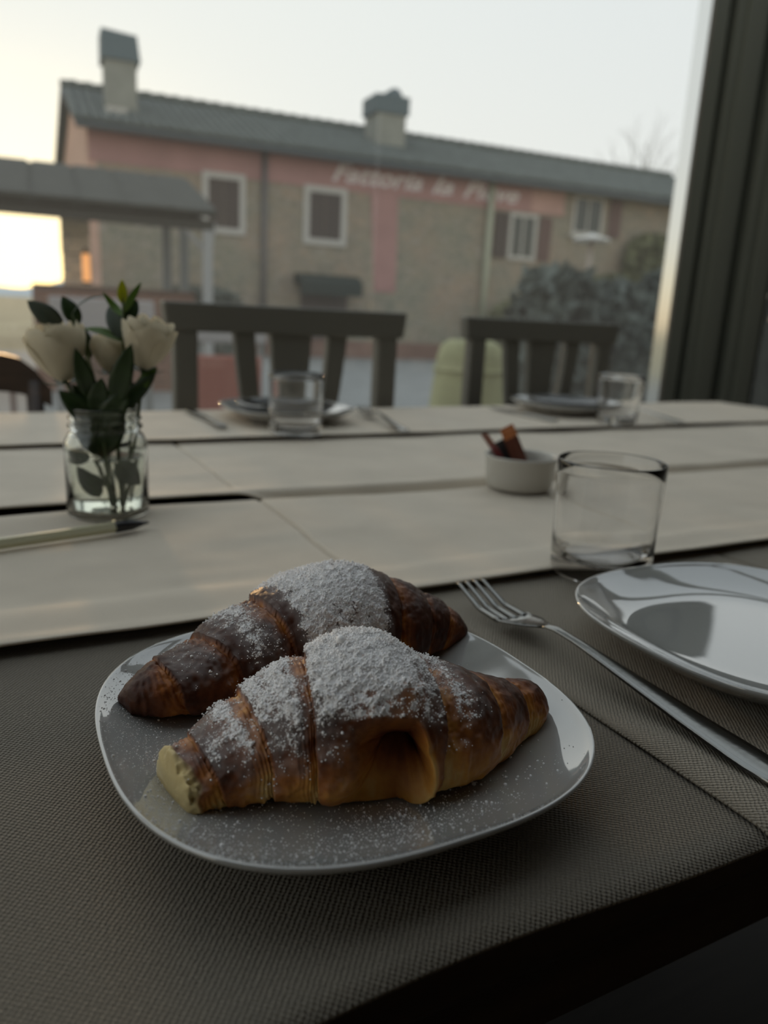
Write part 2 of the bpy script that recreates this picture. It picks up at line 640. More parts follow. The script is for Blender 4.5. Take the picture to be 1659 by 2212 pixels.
def room_box(name, b, m, **kw):
    return struct(MB().box(*b).build(name, m, None, (0, 0, 0), A0, **kw))


UL = -2.0                   # side wall on the left, its glazing added for light
room_box('floor', (UL, 3.5, -3.2, WV + 0.12, -0.12, 0.0), M['floor'])
room_box('ceiling', (UL - 0.12, 3.62, -3.32, 0.15, 2.75, 2.9), M['ceiling'])
room_box('trim_1', (UL - 0.12, 3.62, WV - 0.03, WV + 0.12, 2.75, 2.9), M['frame'])
room_box('wall_back', (UL, 3.5, -3.32, -3.2, 0, 2.75), M['wall'])
room_box('wall_right', (3.52, 3.64, -3.2, WV + 0.1, 0, 2.75), M['wall'])
win4 = struct(put('window_4', None, None, None, T(2.54, WV, 0), A0))
MB().box(0.0, 0.98, 0.0, 0.008, 0.06, 2.62).build('pane', M['pane'], win4)
MB().box(0.0, 0.98, -0.03, 0.02, 0.0, 0.06).build('sill_rail', M['frame'], win4)
MB().box(0.0, 0.98, -0.03, 0.02, 2.62, 2.75).build('head_rail', M['frame'], win4)
# unseen side glazing and glass roof, added to lift the light indoors
room_box('wall_left', (UL - 0.12, UL, -3.2, -0.62, 0, 2.75), M['wall'])
win2 = struct(put('added_side_glazing', None, None, None, T(UL, -0.62, 0), A0))  # side glazing added to light the room from the left
MB().box(-0.03, -0.022, 0.0, 2.5, 0.10, 2.68).build('pane', M['pane'], win2)
for z0, z1, nm in ((0.0, 0.10, 'sill_rail'), (2.68, 2.75, 'head_rail')):
    MB().box(-0.09, 0.02, 0.0, 2.5, z0, z1).build(nm, M['frame'], win2)
for k in range(3):
    y = k * 1.22
    MB().box(-0.09, 0.02, y, y + 0.06, 0.10, 2.68).build('stile', M['frame'], win2)
win3 = struct(put('added_roof_glazing', None, None, None, T(UL, 0.15, 2.78), A0))  # glass roof added for more sky light on the tables
MB().box(-0.1, 5.6, 0.0, 1.73, 0.03, 0.04).build('roof_pane', M['pane'], win3)
for k in range(6):
    x = -0.1 + k * 1.13
    MB().box(x, x + 0.05, 0.0, 1.73, -0.03, 0.09).build('glazing_bar', M['frame'], win3)

# the big window: pane, sill, head, left stile and the olive folding-shutter frame on its right
win = struct(put('window_1', None, None, None, T(UL, WV, 0), A0))
X0 = -UL
HEAD = 2.50
MB().box(0.06, X0 + 2.02, 0.0, 0.008, 0.10, HEAD).build('pane', M['pane'], win)
MB().box(0.0, X0 + 2.02, -0.03, 0.012, 0.0, 0.10).build('sill_rail', M['frame'], win, bevel=0.003)
MB().box(0.0, X0 + 2.02, -0.05, 0.08, HEAD, 2.75).build('head_board', M['frame'], win, bevel=0.004)
MB().box(0.0, 0.06, -0.03, 0.012, 0.10, HEAD).build('left_stile', M['frame'], win, bevel=0.003)
MB().box(X0 + 2.005, X0 + 2.02, -0.052, 0.0, 0.10, HEAD).build('metal_reveal', M['reveal'], win)
for n, (a, b, d0, mm) in enumerate(((2.02, 2.085, -0.05, 'frame'), (2.085, 2.125, 0.004, 'frame_dark'), (2.125, 2.265, -0.045, 'frame'),
                                    (2.265, 2.325, 0.004, 'frame_dark'), (2.325, 2.47, -0.042, 'frame'), (2.47, 2.54, 0.0, 'frame_dark'))):
    MB().box(X0 + a, X0 + b, d0, 0.012, 0.0, 2.75).build('frame_stile' if mm == 'frame' else 'frame_groove', M[mm], win, bevel=0.006 if mm == 'frame' else 0)
for a, b in ((2.165, 2.225), (2.37, 2.425)):
    MB().box(X0 + a, X0 + b, -0.053, -0.044, 0.25, 2.55).build('raised_bead', M['frame'], win, bevel=0.003)

# ------------------------------------------------------------------ tables and their paper covers


def make_table(label, u0, u1, v0, v1):
    cu, cv = (u0 + u1) / 2, (v0 + v1) / 2
    t = thing('dining_table', label, 'table', T(cu, cv, 0), A0)
    w, d = (u1 - u0) / 2, (v1 - v0) / 2
    MB().box(-w, w, -d, d, 0.718, 0.742).build('tabletop', M['table_wood'], t, bevel=0.004)
    MB().box(-w + .06, w - .06, -d + .05, -d + .07, 0.62, 0.718).build('apron', M['table_wood'], t)
    MB().box(-w + .06, w - .06, d - .07, d - .05, 0.62, 0.718).build('apron', M['table_wood'], t)
    for sx in (-1, 1):
        for sy in (-1, 1):
            x, y = sx * (w - .07), sy * (d - .075)
            MB().hexa([(x - .022, y - .022, 0), (x + .022, y - .022, 0), (x + .022, y + .022, 0), (x - .022, y + .022, 0)],
                      [(x - .03, y - .03, .718), (x + .03, y - .03, .718), (x + .03, y + .03, .718), (x - .03, y + .03, .718)]).build('leg', M['table_wood'], t, bevel=0.003)
    return t


make_table('dark wooden dining table nearest the camera, under the croissants', -0.95, 1.70, 0.158, 0.680)
make_table('dark wooden dining table along the window, under the far place settings', -0.95, 1.70, 0.720, 1.320)


def samples(lo, hi, step, fine):
    s = list(np.arange(lo, hi, step)) + [hi]
    for c, w, st in fine:
        s += list(np.arange(max(lo, c - w), min(hi, c + w), st))
    s = np.unique(np.round(np.array(s), 5))
    keep = [s[0]]
    for x in s[1:]:
        if x - keep[-1] > 0.0006:
            keep.append(x)
    return np.array(keep)


def make_cloth(label, m, u0, u1, v0, v1, zf, creases=(), fine_v=(), thick=0.0012, edge=None, step=0.007):
    us = samples(u0, u1, step, [(c, 0.012, 0.001) for c in creases])
    vs = samples(v0, v1, step, fine_v)
    UU, VV = np.meshgrid(us, vs, indexing='ij')
    u, v = UU.ravel(), VV.ravel()
    P = np.stack([u, v, np.zeros_like(u)], 1)
    z = zf(u, v, P)
    for c in creases:
        z = z - 0.0036 * np.exp(-((u - c) / 0.0022) ** 2) * sstep(v0 + 0.035, v0 + 0.065, v)
    if edge is not None:
        v = edge(u, v, P)
    cu, cv = (u0 + u1) / 2, (v0 + v1) / 2
    top = np.stack([u - cu, v - cv, z], 1)
    bot = top.copy()
    bot[:, 2] -= thick
    nu, nv = len(us), len(vs)
    F = grid_faces(nu, nv)
    n = nu * nv
    Fb = F[:, ::-1] + n
    ring = [i * nv for i in range(nu)] + [(nu - 1) * nv + j for j in range(1, nv)] + [i * nv + nv - 1 for i in range(nu - 2, -1, -1)] + [j for j in range(nv - 2, 0, -1)]
    ring = np.array(ring)
    r2 = np.roll(ring, -1)
    Fs = np.stack([ring, ring + n, r2 + n, r2], 1)
    me = np_mesh('table_paper', np.vstack([top, bot]), np.vstack([F, Fb, Fs]))
    o = put('table_paper', me, m, None, T(cu, cv, TOP), A0)
    return tag(o, label, 'table paper', 'beige table papers')


def near_edge(u, v, P):
    return v + (v < 0.17) * 0.004 * noise3(P, 9, 3) * 1.0


def z_near(u, v, P):
    return 0.0006 * fbm(P, 9, 3, 1) - 0.010 * np.clip((0.152 - v) / 0.01, 0, 2) ** 2 * 0.4


def z_near_r(u, v, P):
    rip = 0.0042 * np.exp(-((u - 0.262) / 0.012) ** 2) * sstep(0.245, 0.20, v)
    rip += 0.0014 * np.exp(-((u - 0.298 - 0.2 * (v - 0.2)) / 0.012) ** 2) * sstep(0.25, 0.2, v)
    return z_near(u, v, P) + 0.0016 + rip


def z_strip2(u, v, P):
    z = 0.0018 * fbm(P * np.array([1, 2.6, 1]), 6, 3, 5)
    z = z + 0.0052 * np.exp(-((v - 0.408) / 0.010) ** 2) * (0.55 + 0.45 * noise3(P, 3.1, 8)) + 0.0056 * sstep(0.480, 0.447, v)
    z = z + 0.0025 * np.exp(-((v - 0.672) / 0.02) ** 2) * sstep(0.30, 0.16, u)
    return z - 0.010 * sstep(0.682, 0.70, v)


def z_strip3(u, v, P):
    z = 0.0018 * fbm(P * np.array([1, 2.6, 1]), 6, 3, 15)
    k = sstep(0.275, 0.215, u)          # left of the crease the hem curls up off the table
    z = z + 0.0035 * np.exp(-((v - 0.722) / 0.012) ** 2) * (1 - k) - 0.012 * sstep(0.715, 0.703, v) * (1 - k)
    return z + k * (0.0050 + 0.0012 * noise3(P, 7, 18)) * np.exp(-((v - 0.708) / 0.022) ** 2)


def z_strip4(u, v, P):
    z = 0.0016 + 0.0012 * fbm(P * np.array([1, 2.2, 1]), 6, 3, 25)
    z = z + 0.0055 * np.exp(-((v - 1.012) / 0.014) ** 2) * (0.6 + 0.4 * noise3(P, 2.3, 28))
    z = z + 0.003 * sstep(1.045, 1.026, v)
    return z - 0.03 * sstep(1.325, 1.36, v)


def far_edge(u, v, P):
    return v + np.clip((v - 1.2) / 0.15, 0, 1) * (0.045 * np.clip((u - 0.9) / 0.7, 0, 1) + 0.004 * noise3(P, 6, 31)) 


make_cloth('darker woven beige table paper under the croissant plate, left of the seam by the fork', M['cloth_near'], -0.80, 0.256, 0.146, 0.440, z_near, (), (), edge=near_edge)
make_cloth('darker woven beige table paper under the fork and the empty plate, edge curling up', M['cloth_right'], 0.247, 1.62, 0.146, 0.440, z_near_r, (0.536,), (), edge=near_edge, step=0.006)
make_cloth('pale beige table paper strip under the flower jar, pen and sugar bowl', M['cloth_pale'], -0.85, 1.66, 0.405, 0.701, z_strip2, (0.232, 0.538), [(0.41, 0.014, 0.002), (0.69, 0.014, 0.002)])
make_cloth('pale beige table paper strip behind the flower jar, in front of the far settings', M['cloth_pale'], -0.85, 1.67, 0.703, 1.024, z_strip3, (0.228,), [(0.72, 0.02, 0.002)])
make_cloth('pale beige table paper strip at the window edge, under the two far plates', M['cloth_pale'], -0.85, 1.70, 1.010, 1.345, z_strip4, (0.9,), [(1.015, 0.014, 0.002), (1.34, 0.03, 0.004)], edge=far_edge)

# ------------------------------------------------------------------ plates
PA, PN = 0.095, 2.6
PROF = [(0.0, 0.0090), (0.3, 0.0090), (0.52, 0.0090), (0.60, 0.0091), (0.66, 0.0095), (0.72, 0.0105), (0.78, 0.0121), (0.84, 0.0143), (0.90, 0.0169), (0.95, 0.0192),
        (0.975, 0.0206), (0.988, 0.0217), (0.997, 0.0219), (1.0, 0.0210), (0.998, 0.0200), (0.98, 0.0182), (0.94, 0.0154), (0.88, 0.0116), (0.80, 0.0072), (0.72, 0.0042),
        (0.66, 0.0020), (0.63, 0.0), (0.60, 0.0), (0.58, 0.0030), (0.0, 0.0050)]


def plate_mesh():
    n = 160
    t = np.linspace(0, 2 * np.pi, n, endpoint=False)
    c, s = np.cos(t), np.sin(t)
    sq = 1.0 / (np.abs(c) ** PN + np.abs(s) ** PN) ** (1 / PN)
    # interpolate profile for a smooth bowl
    rows = []
    for k, (r, z) in enumerate(PROF):
        bl = min(1, r * 1.15)
        rr = PA * max(r, 0.0008) * (sq * bl + (1 - bl))
        rows.append(np.stack([rr * c, rr * s, np.full(n, z)], 1))
    return np_mesh('plate', np.vstack(rows), grid_faces(len(PROF), n, True)[:, ::-1])


PLATE_ME = plate_mesh()


def plate_h(x, y):
    """height of the plate surface above the cloth at local x, y"""
    r = (np.abs(x) ** PN + np.abs(y) ** PN) ** (1 / PN) / PA
    pr = np.array(PROF[:12])
    return np.interp(r, pr[:, 0], pr[:, 1])


PC = (0.1255, 0.262)
Z0 = TOP + 0.0012
pl1 = put('dessert_plate', PLATE_ME, M['ceramic'], None, T(PC[0], PC[1], Z0), A0)
tag(pl1, 'white rounded square plate holding the two croissants', 'plate', 'white rounded square plates')
pl2 = put('dessert_plate', PLATE_ME, M['ceramic'], None, T(0.381, 0.254, TOP + 0.0036), A0)
tag(pl2, 'empty white rounded square plate at the right edge, right of the fork', 'plate', 'white rounded square plates')

# ------------------------------------------------------------------ croissants


def pastry_mat():
    m = bpy.data.materials.new('baked_croissant_crust')
    m.use_nodes = True
    nt = m.node_tree
    L = nt.links.new
    b = nt.nodes['Principled BSDF']

    def attr(n):
        a = nt.nodes.new('ShaderNodeAttribute')
        a.attribute_name = n
        return a.outputs['Fac']
    r = nt.nodes.new('ShaderNodeValToRGB')
    r.color_ramp.elements[0].position, r.color_ramp.elements[0].color = 0.0, (0.66, 0.43, 0.15, 1)
    r.color_ramp.elements[1].position, r.color_ramp.elements[1].color = 1.0, (0.055, 0.018, 0.009, 1)
    for p, c in ((0.25, (0.58, 0.27, 0.055)), (0.5, (0.36, 0.13, 0.030)), (0.75, (0.165, 0.052, 0.018))):
        e = r.color_ramp.elements.new(p)
        e.color = (*c, 1)
    t = nt.nodes.new('ShaderNodeTexCoord')
    n = nt.nodes.new('ShaderNodeTexNoise')
    n.inputs['Scale'].default_value = 220
    n.inputs['Detail'].default_value = 6
    L(t.outputs['Object'], n.inputs['Vector'])
    ma = nt.nodes.new('ShaderNodeMath')
    ma.operation = 'MULTIPLY_ADD'
    L(n.outputs['Fac'], ma.inputs[0])
    ma.inputs[1].default_value = 0.28
    su = nt.nodes.new('ShaderNodeMath')
    su.operation = 'SUBTRACT'
    L(attr('brown'), su.inputs[0])
    su.inputs[1].default_value = 0.14
    L(su.outputs[0], ma.inputs[2])
    L(ma.outputs[0], r.inputs[0])
    mc = nt.nodes.new('ShaderNodeMix')
    mc.data_type = 'RGBA'
    L(attr('crumb'), mc.inputs[0])
    L(r.outputs[0], mc.inputs[6])
    mc.inputs[7].default_value = (0.64, 0.50, 0.24, 1)
    # icing sugar film: broken up by fine noise
    n2 = nt.nodes.new('ShaderNodeTexNoise')
    n2.inputs['Scale'].default_value = 950
    n2.inputs['Detail'].default_value = 3
    L(t.outputs['Object'], n2.inputs['Vector'])
    a1 = nt.nodes.new('ShaderNodeMath')
    a1.operation = 'ADD'
    L(attr('sugar'), a1.inputs[0])
    L(n2.outputs['Fac'], a1.inputs[1])
    mr = nt.nodes.new('ShaderNodeMapRange')
    mr.inputs['From Min'].default_value, mr.inputs['From Max'].default_value = 1.10, 1.26
    L(a1.outputs[0], mr.inputs['Value'])
    veil = nt.nodes.new('ShaderNodeMath')          # thin dusting even between the clumps
    veil.operation = 'MULTIPLY'
    veil.inputs[1].default_value = 0.30
    L(attr('sugar'), veil.inputs[0])
    mxf = nt.nodes.new('ShaderNodeMath')
    mxf.operation = 'MAXIMUM'
    L(mr.outputs[0], mxf.inputs[0])
    L(veil.outputs[0], mxf.inputs[1])
    ms = nt.nodes.new('ShaderNodeMix')
    ms.data_type = 'RGBA'
    L(mxf.outputs[0], ms.inputs[0])
    L(mc.outputs[2], ms.inputs[6])
    ms.inputs[7].default_value = (0.88, 0.865, 0.86, 1)
    L(ms.outputs[2], b.inputs['Base Color'])
    rr = nt.nodes.new('ShaderNodeMapRange')
    rr.inputs['To Min'].default_value, rr.inputs['To Max'].default_value = 0.42, 0.9
    L(mr.outputs[0], rr.inputs['Value'])
    L(rr.outputs[0], b.inputs['Roughness'])
    b.inputs['Specular IOR Level'].default_value = 0.2
    b.inputs['Subsurface Weight'].default_value = 0.06
    b.inputs['Subsurface Radius'].default_value = (0.004, 0.002, 0.001)
    bp = nt.nodes.new('ShaderNodeBump')
    bp.inputs['Strength'].default_value = 0.35
    bp.inputs['Distance'].default_value = 0.0008
    n3 = nt.nodes.new('ShaderNodeTexNoise')
    n3.inputs['Scale'].default_value = 420
    n3.inputs['Detail'].default_value = 5
    L(t.outputs['Object'], n3.inputs['Vector'])
    L(n3.outputs['Fac'], bp.inputs['Height'])
    L(bp.outputs[0], b.inputs['Normal'])
    return m


M['crust'] = pastry_mat()
M['sugar'] = mat('icing_sugar', (0.93, 0.915, 0.91), 0.85, spec=0.2)
ICO_V = None


def ico():
    global ICO_V, ICO_F
    if ICO_V is None:
        bm = bmesh.new()
        bmesh.ops.create_icosphere(bm, subdivisions=1, radius=1.0)
        ICO_V = np.array([v.co[:] for v in bm.verts])
        ICO_F = np.array([[v.index for v in f.verts] for f in bm.faces])
        bm.free()
    return ICO_V, ICO_F


def grains(name, pos, size, parent):
    V, F = ico()
    n = len(pos)
    jit = 1 + RNG.uniform(-0.14, 0.14, (n, len(V), 1))
    sq = 1 + RNG.uniform(-0.2, 0.2, (n, 1, 3))
    P = pos[:, None, :] + V[None] * jit * sq * size[:, None, None]
    FF = F[None] + (np.arange(n) * len(V))[:, None, None]
    me = np_mesh(name, P.reshape(-1, 3), FF.reshape(-1, 3), smooth=True)
    o = put(name, me, M['sugar'], parent)
    o['kind'] = 'stuff'
    return o


def smooth_interp(x, xs, ys):
    """monotone-ish cubic through nodes"""
    xs, ys = np.asarray(xs, float), np.asarray(ys, float)
    m = np.gradient(ys, xs)
    i = np.clip(np.searchsorted(xs, x) - 1, 0, len(xs) - 2)
    h = xs[i + 1] - xs[i]
    t = (x - xs[i]) / h
    return ((2 * t ** 3 - 3 * t ** 2 + 1) * ys[i] + (t ** 3 - 2 * t ** 2 + t) * h * m[i] + (-2 * t ** 3 + 3 * t ** 2) * ys[i + 1] + (t ** 3 - t ** 2) * h * m[i + 1])


def croissant(name, label, nodes, z0, centre, left_b, right_b, slant, opts, seed):
    """nodes: (u, v, halfwidth, height) along the spine, left tip to right tip"""
    nodes = np.array(nodes, float)
    nodes[:, 0] += opts.get('du', 0)
    nodes[:, 1] += opts.get('dv', 0)
    nodes[:, 4] += opts.get('dz', 0)
    seg = np.linalg.norm(np.diff(nodes[:, :2], axis=0), axis=1)
    sn = np.concatenate([[0], np.cumsum(seg)])
    sn /= sn[-1]
    NS, NT = 560, 340
    s = np.linspace(0, 1, NS)
    # pack samples towards both tips a little
    G = np.stack([smooth_interp(s, sn, nodes[:, 0]) - nodes[:, 0].mean(), smooth_interp(s, sn, nodes[:, 1]) - nodes[:, 1].mean()], 1)
    w = np.maximum(smooth_interp(s, sn, nodes[:, 2]) * opts.get('ws', 1), 0.001)
    h = np.maximum(smooth_interp(s, sn, nodes[:, 3]) * opts.get('hs', 1), 0.002)
    zb = smooth_interp(s, sn, nodes[:, 4])
    cap0 = np.sqrt(np.clip(1 - np.clip(1 - s / opts.get('cap_l', 0.02), 0, 1) ** 2, 0, 1))
    cap1 = np.sqrt(np.clip(1 - np.clip(1 - (1 - s) / opts.get('cap_r', 0.03), 0, 1) ** 2, 0, 1))
    cap = np.maximum(cap0 * cap1, 0.0)
    tg = np.gradient(G, axis=0)
    tg /= np.linalg.norm(tg, axis=1)[:, None] + 1e-9
    nr = np.stack([-tg[:, 1], tg[:, 0]], 1)
    th = np.linspace(0, 2 * np.pi, NT, endpoint=False)      # 0 = away from camera, pi/2 = up, pi = towards camera
    S, TH = np.meshgrid(s, th, indexing='ij')
    c, sn_ = np.cos(TH), np.sin(TH)
    zc = 0.44
    e = 0.86
    cy = np.sign(c) * np.abs(c) ** np.where(sn_ > 0, e, e - 0.34 * sstep(0, 0.35, -sn_))
    up_ = np.where(sn_ > 0, zc + (1 - zc) * np.abs(sn_) ** 0.95, zc - zc * np.abs(sn_) ** 0.62)
    Y = (w * cap)[:, None] * cy
    Zr = h[:, None] * (zc + (up_ - zc) * cap[:, None])
    # wrap coordinate, slanted around the roll
    side = np.where(S < centre, 1.0, -1.0)
    q = S + side * slant * np.sin(TH - opts.get('phase', 0.6)) * 0.5 * (0.4 + 0.6 * sstep(0, .1, np.minimum(S, 1 - S)))
    P0 = np.stack([G[:, 0][:, None] + nr[:, 0][:, None] * Y, G[:, 1][:, None] + nr[:, 1][:, None] * Y, Zr], -1).reshape(-1, 3)
    q = q + (0.006 * noise3(P0, 90, seed + 40) + 0.010 * noise3(P0, 35, seed + 41)).reshape(q.shape)
    disp = np.zeros_like(S)
    light = np.zeros_like(S)        # flaky pale lamination next to each lip
    tt = np.zeros_like(S)
    lim = np.minimum(h, 2 * w)[:, None]
    # central panel
    cl, crr = left_b[0], right_b[0]
    k = (q - cl) / (crr - cl)
    inside = (k >= 0) & (k <= 1)
    tt = np.where(inside, np.abs(2 * k - 1), tt)
    disp = np.where(inside, 0.055 * np.sqrt(np.clip(1 - 0.55 * (2 * k - 1) ** 2, 0, 1)), disp)
    segid = np.zeros_like(S)
    for bl, sg in ((left_b, -1), (right_b, 1)):
        for i in range(len(bl) - 1):
            a, b_ = bl[i], bl[i + 1]
            t = (q - a) / (b_ - a)
            ins = (t > 0) & ((t <= 1) if i < len(bl) - 2 else (t <= 9))
            tcl = np.clip(t, 0, 1)
            prof = -0.075 + 0.12 * np.clip(tcl, 0, 1) ** 0.55 + 0.035 * np.sin(np.pi * np.clip(tcl, 0, 1) ** 0.8)
            disp = np.where(ins, prof, disp)
            light = np.where(ins, np.exp(-(tcl / 0.30) ** 2), light)
            tt = np.where(ins, tcl, tt)
            segid = np.where(ins, sg * (i + 1), segid)
    lam = np.sin(q * 520 + 5.5 * noise3(P0, 75, seed + 3).reshape(q.shape)) * light * (0.5 + 0.8 * noise3(P0, 140, seed + 4).reshape(q.shape))
    amp = lim * (0.5 + 0.5 * cap[:, None])
    D = disp * amp * 0.92
    low = 0.35 + 0.65 * sstep(-0.9, 0.1, sn_)          # the underside is flatter
    D = D * low
    N3 = noise3(P0, 45, seed + 5).reshape(q.shape)
    D = D + 0.0018 * N3 * cap[:, None] + 0.00045 * lam * cap[:, None]
    rid = 1 - np.abs(noise3(P0 * np.array([1.0, 1.0, 0.7]), 130, seed + 15).reshape(q.shape))
    D = D + 0.0007 * np.clip(rid - 0.75, 0, 1) * 4 * cap[:, None] * (0.3 + 0.7 * sstep(0.1, -0.6, sn_))
    D = D + 0.0005 * fbm(P0, 260, 2, seed + 6).reshape(q.shape)
    # long fibre wrinkles across the lips
    D = D + 0.0005 * light * fbm(P0, 330, 2, seed + 9).reshape(q.shape)
    brown = 0.60 + 0.25 * tt - 0.62 * light * (0.55 + 0.45 * noise3(P0, 160, seed + 12).reshape(q.shape)) + 0.10 * np.where(light > 0.1, lam, 0)
    brown = brown + 0.17 * fbm(P0, 60, 2, seed + 13).reshape(q.shape) + 0.08 * fbm(P0, 300, 2, seed + 14).reshape(q.shape) + 0.12 * sstep(0.2, 0.9, sn_)
    brown = brown - opts.get('pale_low', 0.30) * sstep(0.45, -0.25, sn_) + opts.get('dark', 0.0)
    crumb = np.zeros_like(S)
    hole = None
    if 'open' in opts:
        s0, s1, ta, tb = opts['open']
        mid, half = (ta + tb) / 2, (tb - ta) / 2
        kk = (TH - mid) / half
        sr = s1 - 0.030 * kk ** 2 - 0.016 * np.clip(kk, 0, 2) + 0.005 * noise3(P0, 120, seed + 52).reshape(q.shape)          # curved right lip
        a = sstep(s0, sr - 0.02, S) ** 1.3 * sstep(sr + 0.002, sr - 0.004, S) * np.clip(1.25 * (1 - np.abs(kk) ** 3.0), 0, 1)
        D = D - 0.0235 * a ** 0.9 * (1 + 0.10 * fbm(P0, 110, 2, seed + 51).reshape(q.shape))
        lip = np.exp(-((S - sr - 0.006) / 0.0055) ** 2) * np.clip(1.15 - np.abs(kk) ** 2.5, 0, 1)
        D = D + 0.0020 * lip * (0.7 + 0.6 * noise3(P0, 150, seed + 50).reshape(q.shape))
        pit = np.exp(-((S - (s1 - 0.058)) / 0.026) ** 2) * np.exp(-((TH - 3.48) / 0.36) ** 2)
        D = D - 0.015 * pit
        brown = brown + 0.45 * pit  # deep shade of the pit put into the crust colour
        
        brown = brown - 0.42 * lip + 0.42 * sstep(0.25, 0.8, a)  # paler lip; shade inside the tear is painted as darker crust
        hole = a
        # bulging crown left of / above the tear
        cr_ = np.exp(-((S - (s1 - 0.035)) / 0.035) ** 2) * np.exp(-((TH - ta + 0.38) / 0.30) ** 2)
        D = D + 0.0032 * cr_
        brown = brown - 0.28 * cr_
    if opts.get('cut'):
        cm = sstep(opts['cut'] + 0.012, opts['cut'] - 0.006, S + 0.012 * noise3(P0, 180, seed + 31).reshape(q.shape))
        crumb = np.maximum(crumb, cm)
        D = D + cm * 0.0030 * fbm(P0, 190, 3, seed + 33).reshape(q.shape)
    # displacement direction: ellipse normal
    ny = c / np.maximum(w[:, None], 1e-4)
    nz = sn_ / np.maximum(h[:, None] * 0.5, 1e-4)
    ln = np.sqrt(ny ** 2 + nz ** 2) + 1e-9
    ny, nz = ny / ln, nz / ln
    Yd, Zd = Y + D * ny, Zr + D * nz
    Zd = np.maximum(Zd, 0.0002 + 0.0006 * (1 + N3))
    V = np.stack([G[:, 0][:, None] + nr[:, 0][:, None] * Yd, G[:, 1][:, None] + nr[:, 1][:, None] * Yd, Zd + zb[:, None]], -1)
    if opts.get('bend_tip'):
        kx = sstep(opts['bend_tip'], 0, S)
        V[..., 2] += 0.004 * kx
    # true normals for the sugar
    du = np.gradient(V, axis=0)
    dv = np.roll(V, -1, 1) - np.roll(V, 1, 1)
    nn = np.cross(dv, du)
    nn /= np.linalg.norm(nn, axis=-1)[..., None] + 1e-12
    if (nn[NS // 2, NT // 4, 2]) < 0:
        nn = -nn
    fl = V.reshape(-1, 3)
    sg = np.zeros_like(S)
    for (a, b_, edge, top, side_lo, side_hi) in opts['sugar']:
        reach = sstep(a - edge, a + edge, S) * sstep(b_ + edge, b_ - edge, S)
        sg = np.maximum(sg, top * reach * sstep(side_lo, side_hi, nn[..., 2] - 0.18 * np.clip(c, 0, 1)))
    sg = sg * (1 - 0.55 * sstep(0.25, 0.8, light)) + (0.20 * fbm(fl, 130, 3, seed + 20).reshape(S.shape) + 0.22 * noise3(fl, 420, seed + 24).reshape(S.shape)) * (sg > 0.05) * 1.0
    if hole is not None:
        sg = sg * (1 - sstep(0.02, 0.2, hole)) * (1 - sstep(0.38, 0.43, S) * sstep(0.58, 0.55, S) * sstep(2.55, 2.75, TH) * sstep(5, 4.9, TH))
    sg = np.clip(sg * cap[:, None], 0, 1)
    # clumps lift the surface
    cl_ = 0.0010 * np.clip(noise3(fl, 430, seed + 21).reshape(S.shape) + 0.5 * noise3(fl, 900, seed + 22).reshape(S.shape) + 0.20, 0, 2) * sstep(0.40, 0.9, sg)
    V = V + nn * cl_[..., None]
    V = V.reshape(-1, 3)
    F = grid_faces(NS, NT, True)
    me = np_mesh('dough', V, F)
    for nm, arr in (('brown', brown), ('sugar', sg), ('crumb', crumb)):
        at = me.attributes.new(nm, 'FLOAT', 'POINT')
        at.data.foreach_set('value', np.clip(arr, 0, 1).astype(np.float32).ravel())
    base = T(nodes[:, 0].mean(), nodes[:, 1].mean(), z0)
    root = thing(name, label, 'croissant', base, A0, 'croissants on the plate')
    put('dough', me, M['crust'], root)
    # sugar grains
    n = opts.get('n', 13000)
    area = np.linalg.norm(np.cross(du, dv), axis=-1)
    p = (np.clip(sg.ravel(), 0, 1) ** 2.4) * area.ravel()
    p /= p.sum()
    idx = RNG.choice(len(p), n, p=p)
    gs = np.exp(RNG.normal(math.log(0.00023), 0.38, n)) * (0.7 + 0.55 * sg.ravel()[idx])
    gp = V[idx] + RNG.normal(0, 0.0004, (n, 3)) + nn.reshape(-1, 3)[idx] * (gs * RNG.uniform(-0.4, 0.6, n))[:, None]
    g = grains('icing_sugar', gp, gs, root)
    g['label'] = 'white icing sugar dusting'
    return root


FRONT = [  # u, v, halfwidth, height, base lift
    (0.0525, 0.2462, 0.0112, 0.0150, 0.0000), (0.0602, 0.2478, 0.0142, 0.0200, 0), (0.0710, 0.2495, 0.0180, 0.0265, 0), (0.0845, 0.2505, 0.0230, 0.0365, 0),
    (0.1000, 0.2485, 0.0270, 0.0470, 0), (0.1140, 0.2440, 0.0300, 0.0535, 0), (0.1280, 0.2400, 0.0305, 0.0540, 0), (0.1420, 0.2370, 0.0280, 0.0470, 0),
    (0.1560, 0.2360, 0.0240, 0.0400, 0), (0.1700, 0.2375, 0.0200, 0.0340, 0), (0.1860, 0.2402, 0.0150, 0.0275, 0.0005), (0.2010, 0.2432, 0.0105, 0.0200, 0.002), (0.2115, 0.2458, 0.0060, 0.0125, 0.004)]
croissant('croissant', 'front croissant, torn open on its near side, with a bitten pale left end', FRONT, Z0 + 0.0091, 0.45,
          [0.335, 0.20, 0.085, -0.03], [0.565, 0.70, 0.83, 1.03], 0.05,
          dict(hs=0.925, du=-0.003, dv=-0.009, ws=1.06, cap_l=0.010, cap_r=0.05, phase=0.35, open=(0.350, 0.548, 2.62, 4.25), cut=0.022, pale_low=0.42, dark=0.08,
               sugar=[(0.30, 0.56, 0.05, 1.0, -0.15, 0.95), (0.10, 0.36, 0.05, 0.80, -0.35, 1.0), (0.52, 0.66, 0.05, 0.72, 0.25, 0.85), (0.03, 0.16, 0.04, 0.50, 0.1, 0.8)], n=17000), 100)
